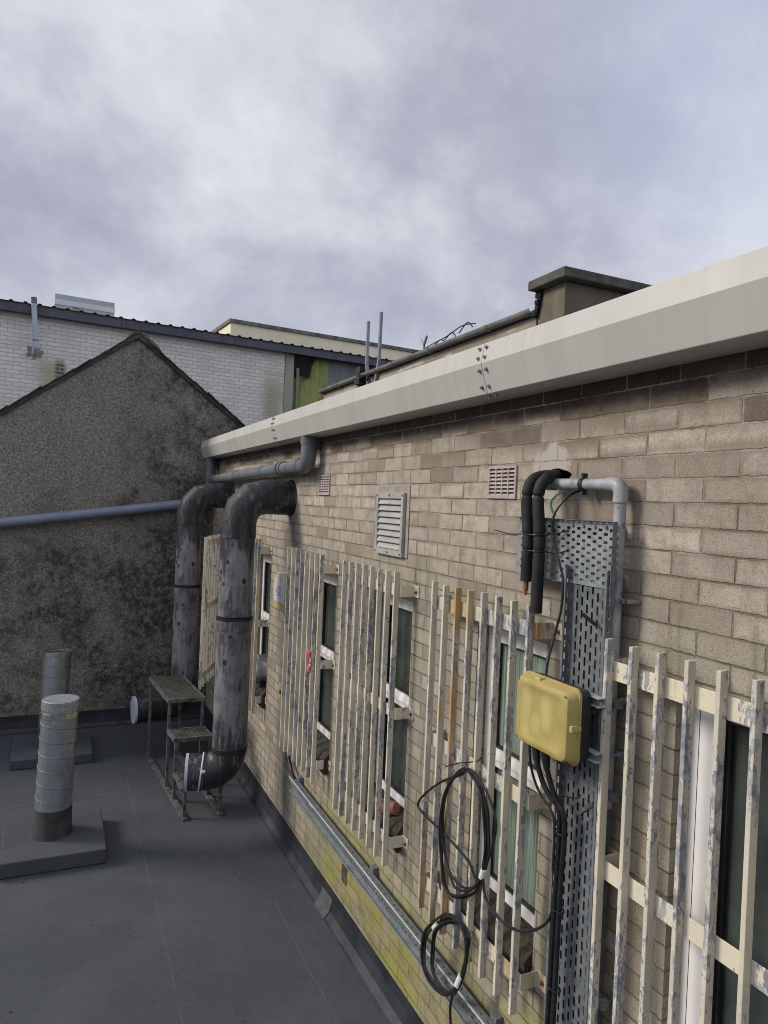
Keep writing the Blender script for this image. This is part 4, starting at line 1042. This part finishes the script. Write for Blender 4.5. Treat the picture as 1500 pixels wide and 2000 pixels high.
# ------------------------------------------------------------------ stepped metal stand
t = empty('step_stand', (-.75, 9.0, 0.005)); tag(t, 'mossy metal step stand of three treads on two floor rails', 'step stand')
def lx_(y): return -.905-(y-8.02)*.077
WD = .395
legs = [(10.07, 1.07), (8.93, 1.07), (8.53, .71), (8.03, .33)]
for s in (0, 1):
    b = BM(); box(b, (-.032, 0, .005), (.032, 2.2, .03))
    for v in b.verts: v.co = Vector((lx_(7.95+v.co.y)+s*WD+v.co.x, 7.95+v.co.y, v.co.z))
    obj('floor_rail', b, M['stand'], t, bevel=.003)
    for y, h in legs:
        x = lx_(y)+s*WD; b = BM(); box(b, (x-.018, y-.018, .03), (x+.018, y+.018, h)); obj('leg', b, M['stand'], t, bevel=.003)
def tread(y0, y1, z, nm):
    def sk(x, y): return lx_(y)+x
    b = BM()
    for (xa, xb, ya, yb) in ((-.03, .0, y0, y1), (WD, WD+.03, y0, y1), (.0, WD, y0, y0+.03), (.0, WD, y1-.03, y1)):
        n0 = len(b.verts); vs = box(b, (xa, ya, z-.045), (xb, yb, z))
        for v in vs: v.co.x = sk(v.co.x, v.co.y)
    f = obj(nm, b, M['stand'], t)
    b = BM(); y = y0+.034
    while y < y1-.045:
        vs = box(b, (.0, y, z-.03), (WD, y+.017, z-.003))
        for v in vs: v.co.x = sk(v.co.x, v.co.y)
        y += .0245
    for k in range(1, 7):
        x = WD*k/7; vs = box(b, (x-.006, y0+.03, z-.02), (x+.006, y1-.03, z-.001))
        for v in vs: v.co.x = sk(v.co.x, v.co.y)
    obj('grating', b, M['tread'], f)
tread(8.90, 10.10, 1.10, 'platform'); tread(8.51, 8.90, .742, 'step'); tread(8.01, 8.51, .352, 'step')
b = BM(); x = lx_(8.53); box(b, (x-.01, 8.03, .30), (x+.01, 8.53, .335)); box(b, (x+WD-.01, 8.03, .30), (x+WD+.01, 8.53, .335)); obj('cross_bar', b, M['stand'], t)

# ------------------------------------------------------------------ pebbledash gable house
t = empty('gable_house', (0, 0, 0)); tag(t, 'grey pebbledash gable end with steep slate roof closing the roof deck', 'house')
ap = (-1.27, 5.99); sl = .745
def gl(x): return ap[1]-sl*abs(x-ap[0])
b = BM(); prism(b, [(-6.2, -6.4), (2.3, -6.4), (2.3, gl(2.3)), ap, (-6.2, gl(-6.2))], lambda u, v, q: (u, q, v), 11.7, 12.0); obj('gable_wall', b, M['pebble'], t, local=True)
for s in (-1, 1):
    x1 = 2.5 if s > 0 else -6.5
    b = BM(); z1 = gl(x1)
    prism(b, [(ap[0], ap[1]+.003), (ap[0], ap[1]+.085), (x1, z1+.085), (x1, z1+.003)], lambda u, v, q: (u, q, v), 11.66, 17.0); rf = obj('slate_roof', b, M['slate'], t)
    # slightly uneven slates along the verge
    b = BM(); L = math.hypot(x1-ap[0], z1-ap[1]); n = int(L/.27); dx, dz = (x1-ap[0])/L, (z1-ap[1])/L
    for k in range(n):
        a = .27*k+.02; h0 = random.uniform(-.006, .012); e = random.uniform(0, .03)
        p = [(a, -.012+h0), (a+.29, -.03+h0), (a+.29, -.015+h0), (a, .006+h0)]
        prism(b, [(ap[0]+dx*u-(-dz if s > 0 else dz)*0-0*v, ap[1]+dz*u+v+.09) for u, v in p], lambda u, v, q: (u, q, v), 11.62+e, 11.95)
    obj('verge_slates', b, M['slate'], t)
b = BM(); pr = [(-1.74, 5.70), (-1.52, 5.90), (-1.36, 6.06), (-1.26, 6.11), (-1.16, 6.06), (-.98, 5.92), (-.90, 5.80), (-.96, 5.82), (-1.26, 6.01), (-1.60, 5.80)]
prism(b, pr, lambda u, v, q: (u, q, v), 11.655, 12.2)
bmesh.ops.subdivide_edges(b, edges=b.edges[:], cuts=2)
for v in b.verts: v.co += Vector((random.uniform(-.012, .012), random.uniform(-.008, .008), random.uniform(-.014, .014)))
obj('ridge_cement', b, M['cement'], t)

# ------------------------------------------------------------------ long white brick building behind
RZ = math.atan2(.0782, .9969)
fb = empty('white_brick_building', (0, 20, 0), RZ); tag(fb, 'long white painted brick building with a stained dark metal fascia, behind the gable', 'building')
b = BM(); box(b, (-22, 0, -6.4), (3.59, .3, 8.0)); obj('brick_wall', b, M['wbrick'], fb, local=True)
b = BM(); box(b, (3.595, -.05, -6.4), (3.86, .3, 7.95)); obj('pilaster', b, M['pil'], fb, local=True, bevel=.01)
b = BM(); box(b, (3.865, .06, -6.4), (14, .35, 8.0)); obj('render_panel', b, M['moss'], fb, local=True)
b = BM(); tube(b, [(4.0, .0, 4), (4.0, .0, 7.5)], .045, 10); obj('down_pipe', b, M['pil'], fb, local=True, smooth=True)
for k in range(12):
    x0 = -22+3.0*k
    b = BM(); box(b, (x0+.004, -.20, 7.885+.0), (x0+2.996, -.10, 8.10)); obj('fascia', b, M['fascia'], fb, local=True)
# corrugated sheet roof: ridges show above the fascia
b = BM(); prof = []
x = -22.0
while x < 14:
    prof += [(x, 0), (x+.13, 0), (x+.16, .035), (x+.21, .035), (x+.24, 0)]; x += .315
strip(b, [(u, v) for u, v in prof], lambda u, v, q: (u, -.24+q*9, 8.112+v+q*.9), 0, 1)
obj('corrugated_roof', b, M['sheet'], fb, local=True, solid=.012)
t = empty('rooftop_unit', (0, 20, 0), RZ); tag(t, 'pale box unit with a bright band standing on the corrugated roof', 'roof unit')
b = BM(); box(b, (-2.55, .3, 8.16), (-1.12, 1.2, 8.34)); box(b, (-2.55, .3, 8.46), (-1.12, 1.2, 8.60)); obj('unit_casing', b, M['unit'], t, local=True)
b = BM(); box(b, (-2.56, .29, 8.335), (-1.11, 1.21, 8.465)); obj('unit_band', b, M['unit2'], t, local=True)
t = empty('vent_pipe', (0, 20, 0), RZ); tag(t, 'pale vent pipe rising from the white brick past the dark fascia', 'vent pipe')
b = BM(); tube(b, [(-2.97, .02, 6.96), (-2.97, -.18, 6.98), (-2.975, -.27, 7.06), (-2.98, -.28, 7.2), (-3.06, -.28, 8.24)], .062, 16); obj('pipe_length', b, M['ventpipe'], t, local=True, smooth=True)
b = BM(); tube(b, [(-3.045, -.28, 8.12), (-3.06, -.28, 8.27)], .068, 16); tube(b, [(-2.983, -.28, 7.22), (-2.984, -.28, 7.25)], .07, 16); obj('pipe_collar', b, M['greypvc'], t, local=True, smooth=True)
b = BM()
for k in range(12):
    a = random.uniform(0, 6.28); rr = random.uniform(.06, .2); s = random.uniform(.02, .05)
    box(b, (-2.97+rr*1.4*math.cos(a)-s, -.014, 6.97+rr*.6*math.sin(a)-s), (-2.97+rr*1.4*math.cos(a)+s, -.0006*(k+1), 6.97+rr*.6*math.sin(a)+s))
obj('mortar_patch', b, M['mortar'], t, local=True)

# ------------------------------------------------------------------ cream building farther back
cb = empty('cream_building', (0, 20, 0), RZ); tag(cb, 'cream rendered flat topped building with dark coping, farthest back', 'building')
b = BM(); box(b, (4.27, 8, -6.4), (17, 14, 10.53)); obj('rendered_wall', b, M['creamwall'], cb, local=True)
b = BM(); box(b, (4.20, 7.93, 10.532), (17.1, 14.1, 10.67)); obj('coping', b, M['coping'], cb, local=True)
b = BM(); box(b, (3.62, 9.5, -6.4), (4.26, 13, 10.16)); obj('rendered_wall', b, M['creamwall'], cb, local=True)
b = BM(); prism(b, [(3.35, 10.10), (3.72, 10.31), (4.255, 10.31), (4.255, 10.22), (3.78, 10.22), (3.40, 10.02)], lambda u, v, q: (u, q, v), 9.4, 13); obj('coping', b, M['coping'], cb, local=True)

# ------------------------------------------------------------------ things on the upper roof
og = empty('old_gutter', (1.2, 7, 5.2)); tag(og, 'old grey half round gutter along the set back upper roof', 'gutter')
b = BM()
for a, c in ((4.84, 6.6), (6.63, 8.4), (8.43, 10.05)):
    prof = [(.042*math.cos(R(180+180*k/10)), .042*math.sin(R(180+180*k/10))) for k in range(11)]+[(.036*math.cos(R(360-180*k/10)), .036*math.sin(R(360-180*k/10))) for k in range(11)]
    prism(b, prof, lambda u, v, q: (1.178+u, q, 5.235+v), a, c)
obj('gutter_length', b, M['oldgut'], og, smooth=True)
for y in (5.5, 6.615, 7.5, 8.415, 9.3):
    b = BM(); prof = [(.046*math.cos(R(180+180*k/10)), .046*math.sin(R(180+180*k/10))) for k in range(11)]
    strip(b, prof, lambda u, v, q: (1.178+u, q, 5.235+v), y-.03, y+.03); obj('gutter_bracket', b, M['oldgut'], og, solid=.006)
b = BM(); tube(b, [(1.178, 8.5, 5.20), (1.178, 8.5, 5.12), (1.16, 8.5, 5.0), (1.16, 8.5, 4.43)], .04, 12); box(b, (1.12, 8.42, 5.11), (1.23, 8.58, 5.17)); obj('outlet_pipe', b, M['blackpl'], og, smooth=True)
def pole(label, pts):
    b = BM(); tube(b, pts, .024, 4); return tag(obj('strut_pole', b, M['strut']), label, 'pole', 'steel strut poles standing behind the cream gutter')
pole('shorter cranked steel strut pole, the one nearer the far building', [(1.2, 8.30, 4.43), (1.2, 8.30, 5.13), (1.19, 8.345, 5.35), (1.2, 8.37, 5.90)])
pole('taller cranked steel strut pole, to the right of the shorter one', [(1.2, 8.06, 4.43), (1.2, 8.055, 5.12), (1.2, 7.985, 5.35), (1.2, 7.977, 5.93)])
b = BM(); tube(b, [(1.17, 8.30, 5.14), (1.17, 8.03, 5.26)], .014, 6); tube(b, [(1.17, 8.30, 5.03), (1.17, 8.05, 5.05)], .014, 6); box(b, (1.12, 8.40, 5.17), (1.2, 8.52, 5.33)); tube(b, [(1.15, 8.32, 5.2), (1.15, 8.62, 5.16)], .02, 6)
tag(obj('pole_bracket', b, M['blackpl']), 'dark bracket and cross ties holding the two strut poles', 'bracket')
b = BM(); tube(b, [(1.24, 6.86, 5.2), (1.22, 6.84, 5.33)], .012, 6); tube(b, [(1.22, 6.84, 5.32), (1.21, 6.76, 5.40)], .014, 6); tube(b, [(1.22, 6.84, 5.32), (1.21, 6.90, 5.385)], .012, 6)
tag(obj('aerial', b, M['strut']), 'small forked aerial on the upper roof edge', 'aerial')
b = BM(); tube(b, spline([(1.3, 7.2, 5.28), (1.25, 6.8, 5.30), (1.25, 6.4, 5.33), (1.22, 6.05, 5.36), (1.22, 5.8, 5.33)], 6), .006, 5); tube(b, spline([(1.25, 6.75, 5.25), (1.25, 6.55, 5.32), (1.25, 6.45, 5.30), (1.25, 6.3, 5.35), (1.25, 6.2, 5.28)], 6), .006, 5); tube(b, spline([(1.22, 6.1, 5.30), (1.22, 5.95, 5.37), (1.22, 5.85, 5.31)], 6), .006, 5)
tag(obj('cable', b, M['cable']), 'tangled thin cables lying over the old gutter near the forked aerial', 'cable')

# ------------------------------------------------------------------ camera
cam = bpy.data.cameras.new('camera'); co = bpy.data.objects.new('camera', cam); link(co)
rt, dn, fw = Vector((.90885718, -.41483462, .04348417)), Vector((.035463, -.02702314, -.99900557)), Vector((.41559717, .90949546, -.0098489))
m = Matrix((rt, -dn, -fw)).transposed().to_4x4(); m.translation = Vector((-2.293, 0, 3.58)); co.matrix_world = m
cam.sensor_fit = 'VERTICAL'; cam.sensor_height = 36; cam.lens = 36*1390/2000; cam.clip_start = .05; cam.clip_end = 1500
bpy.context.scene.camera = co

# ------------------------------------------------------------------ light
sd = Vector((.76, -.38, -.53)).normalized()         # the way the soft sunlight travels
sun = bpy.data.lights.new('sun', 'SUN'); so = bpy.data.objects.new('sun', sun); link(so)
sun.energy = 2.65; sun.angle = R(19); sun.color = (1.0, .93, .82)
so.rotation_euler = sd.to_track_quat('-Z', 'Y').to_euler(); so.location = (-6, 4, 9)
W = bpy.data.worlds.new('World'); bpy.context.scene.world = W; W.use_nodes = True
nt = W.node_tree; nt.nodes.clear()
def N(k): return nt.nodes.new(k)
out = N('ShaderNodeOutputWorld'); bg = N('ShaderNodeBackground'); nt.links.new(bg.outputs[0], out.inputs[0])
sky = N('ShaderNodeTexSky'); sky.sky_type = 'NISHITA'; sky.sun_disc = False
sky.sun_elevation = math.asin(-sd.z); sky.sun_rotation = math.atan2(-sd.x, -sd.y)
class WN(NT):
    def __init__(s): s.t = nt; s.n = nt.nodes
s = WN()
d = N('ShaderNodeTexCoord').outputs['Generated']
X = s.sep(d)
den = s.math('ADD', s.math('MAXIMUM', X[2], 0.0), .75)
q = s.comb(s.math('DIVIDE', X[0], den), s.math('DIVIDE', X[1], den), SKZ)
n1 = s.noise(q, SKS, 8, .58, .15); n2 = s.noise(q, 7.0, 7, .64, .1)
v = s.math('ADD', s.math('MULTIPLY', n1, .78), s.math('MULTIPLY', n2, .22))
cl = s.cramp(v, [(.38, (.42, .43, .525)), (.45, (.50, .51, .605)), (.50, (.595, .60, .69)), (.55, (.70, .705, .775)), (.63, (.84, .845, .885))])
dt = s.math('ADD', s.math('MULTIPLY', X[0], .70), s.math('ADD', s.math('MULTIPLY', X[1], .50), s.math('MULTIPLY', X[2], .51)))
cl = s.mix(s.ramp(dt, .94, 1.0, 0, .45), cl, (.56, .63, .84))
hz = s.ramp(X[2], .36, .06)
cl = s.mix(s.math('MULTIPLY', hz, .45), cl, (.64, .645, .74))
# overcast brightest overhead; unseen sky behind and left dulled low, raised high for fill
low = s.ramp(X[2], .0, .62, .8, 1.5)
side = s.math('MAXIMUM', s.ramp(X[1], .5, .0), s.ramp(X[0], -.15, -.5))
k = s.math('ADD', s.math('MULTIPLY', side, low), s.math('SUBTRACT', 1.0, side))
cl = s.mix(1.0, cl, s.comb(k, k, k), 'MULTIPLY')
cl10 = s.mix(1.0, cl, (10.0, 10.0, 10.0), 'MULTIPLY')       # background strength is 0.1
mx = s.mix(.12, cl10, sky.outputs[0])
nt.links.new(mx, bg.inputs[0]); bg.inputs[1].default_value = .1
bpy.context.scene.cycles.filter_width = 1.0
vs = bpy.context.scene.view_settings
vs.view_transform = 'Standard'; vs.look = 'None'; vs.gamma = 1; vs.use_curve_mapping = False; vs.exposure = 0.0
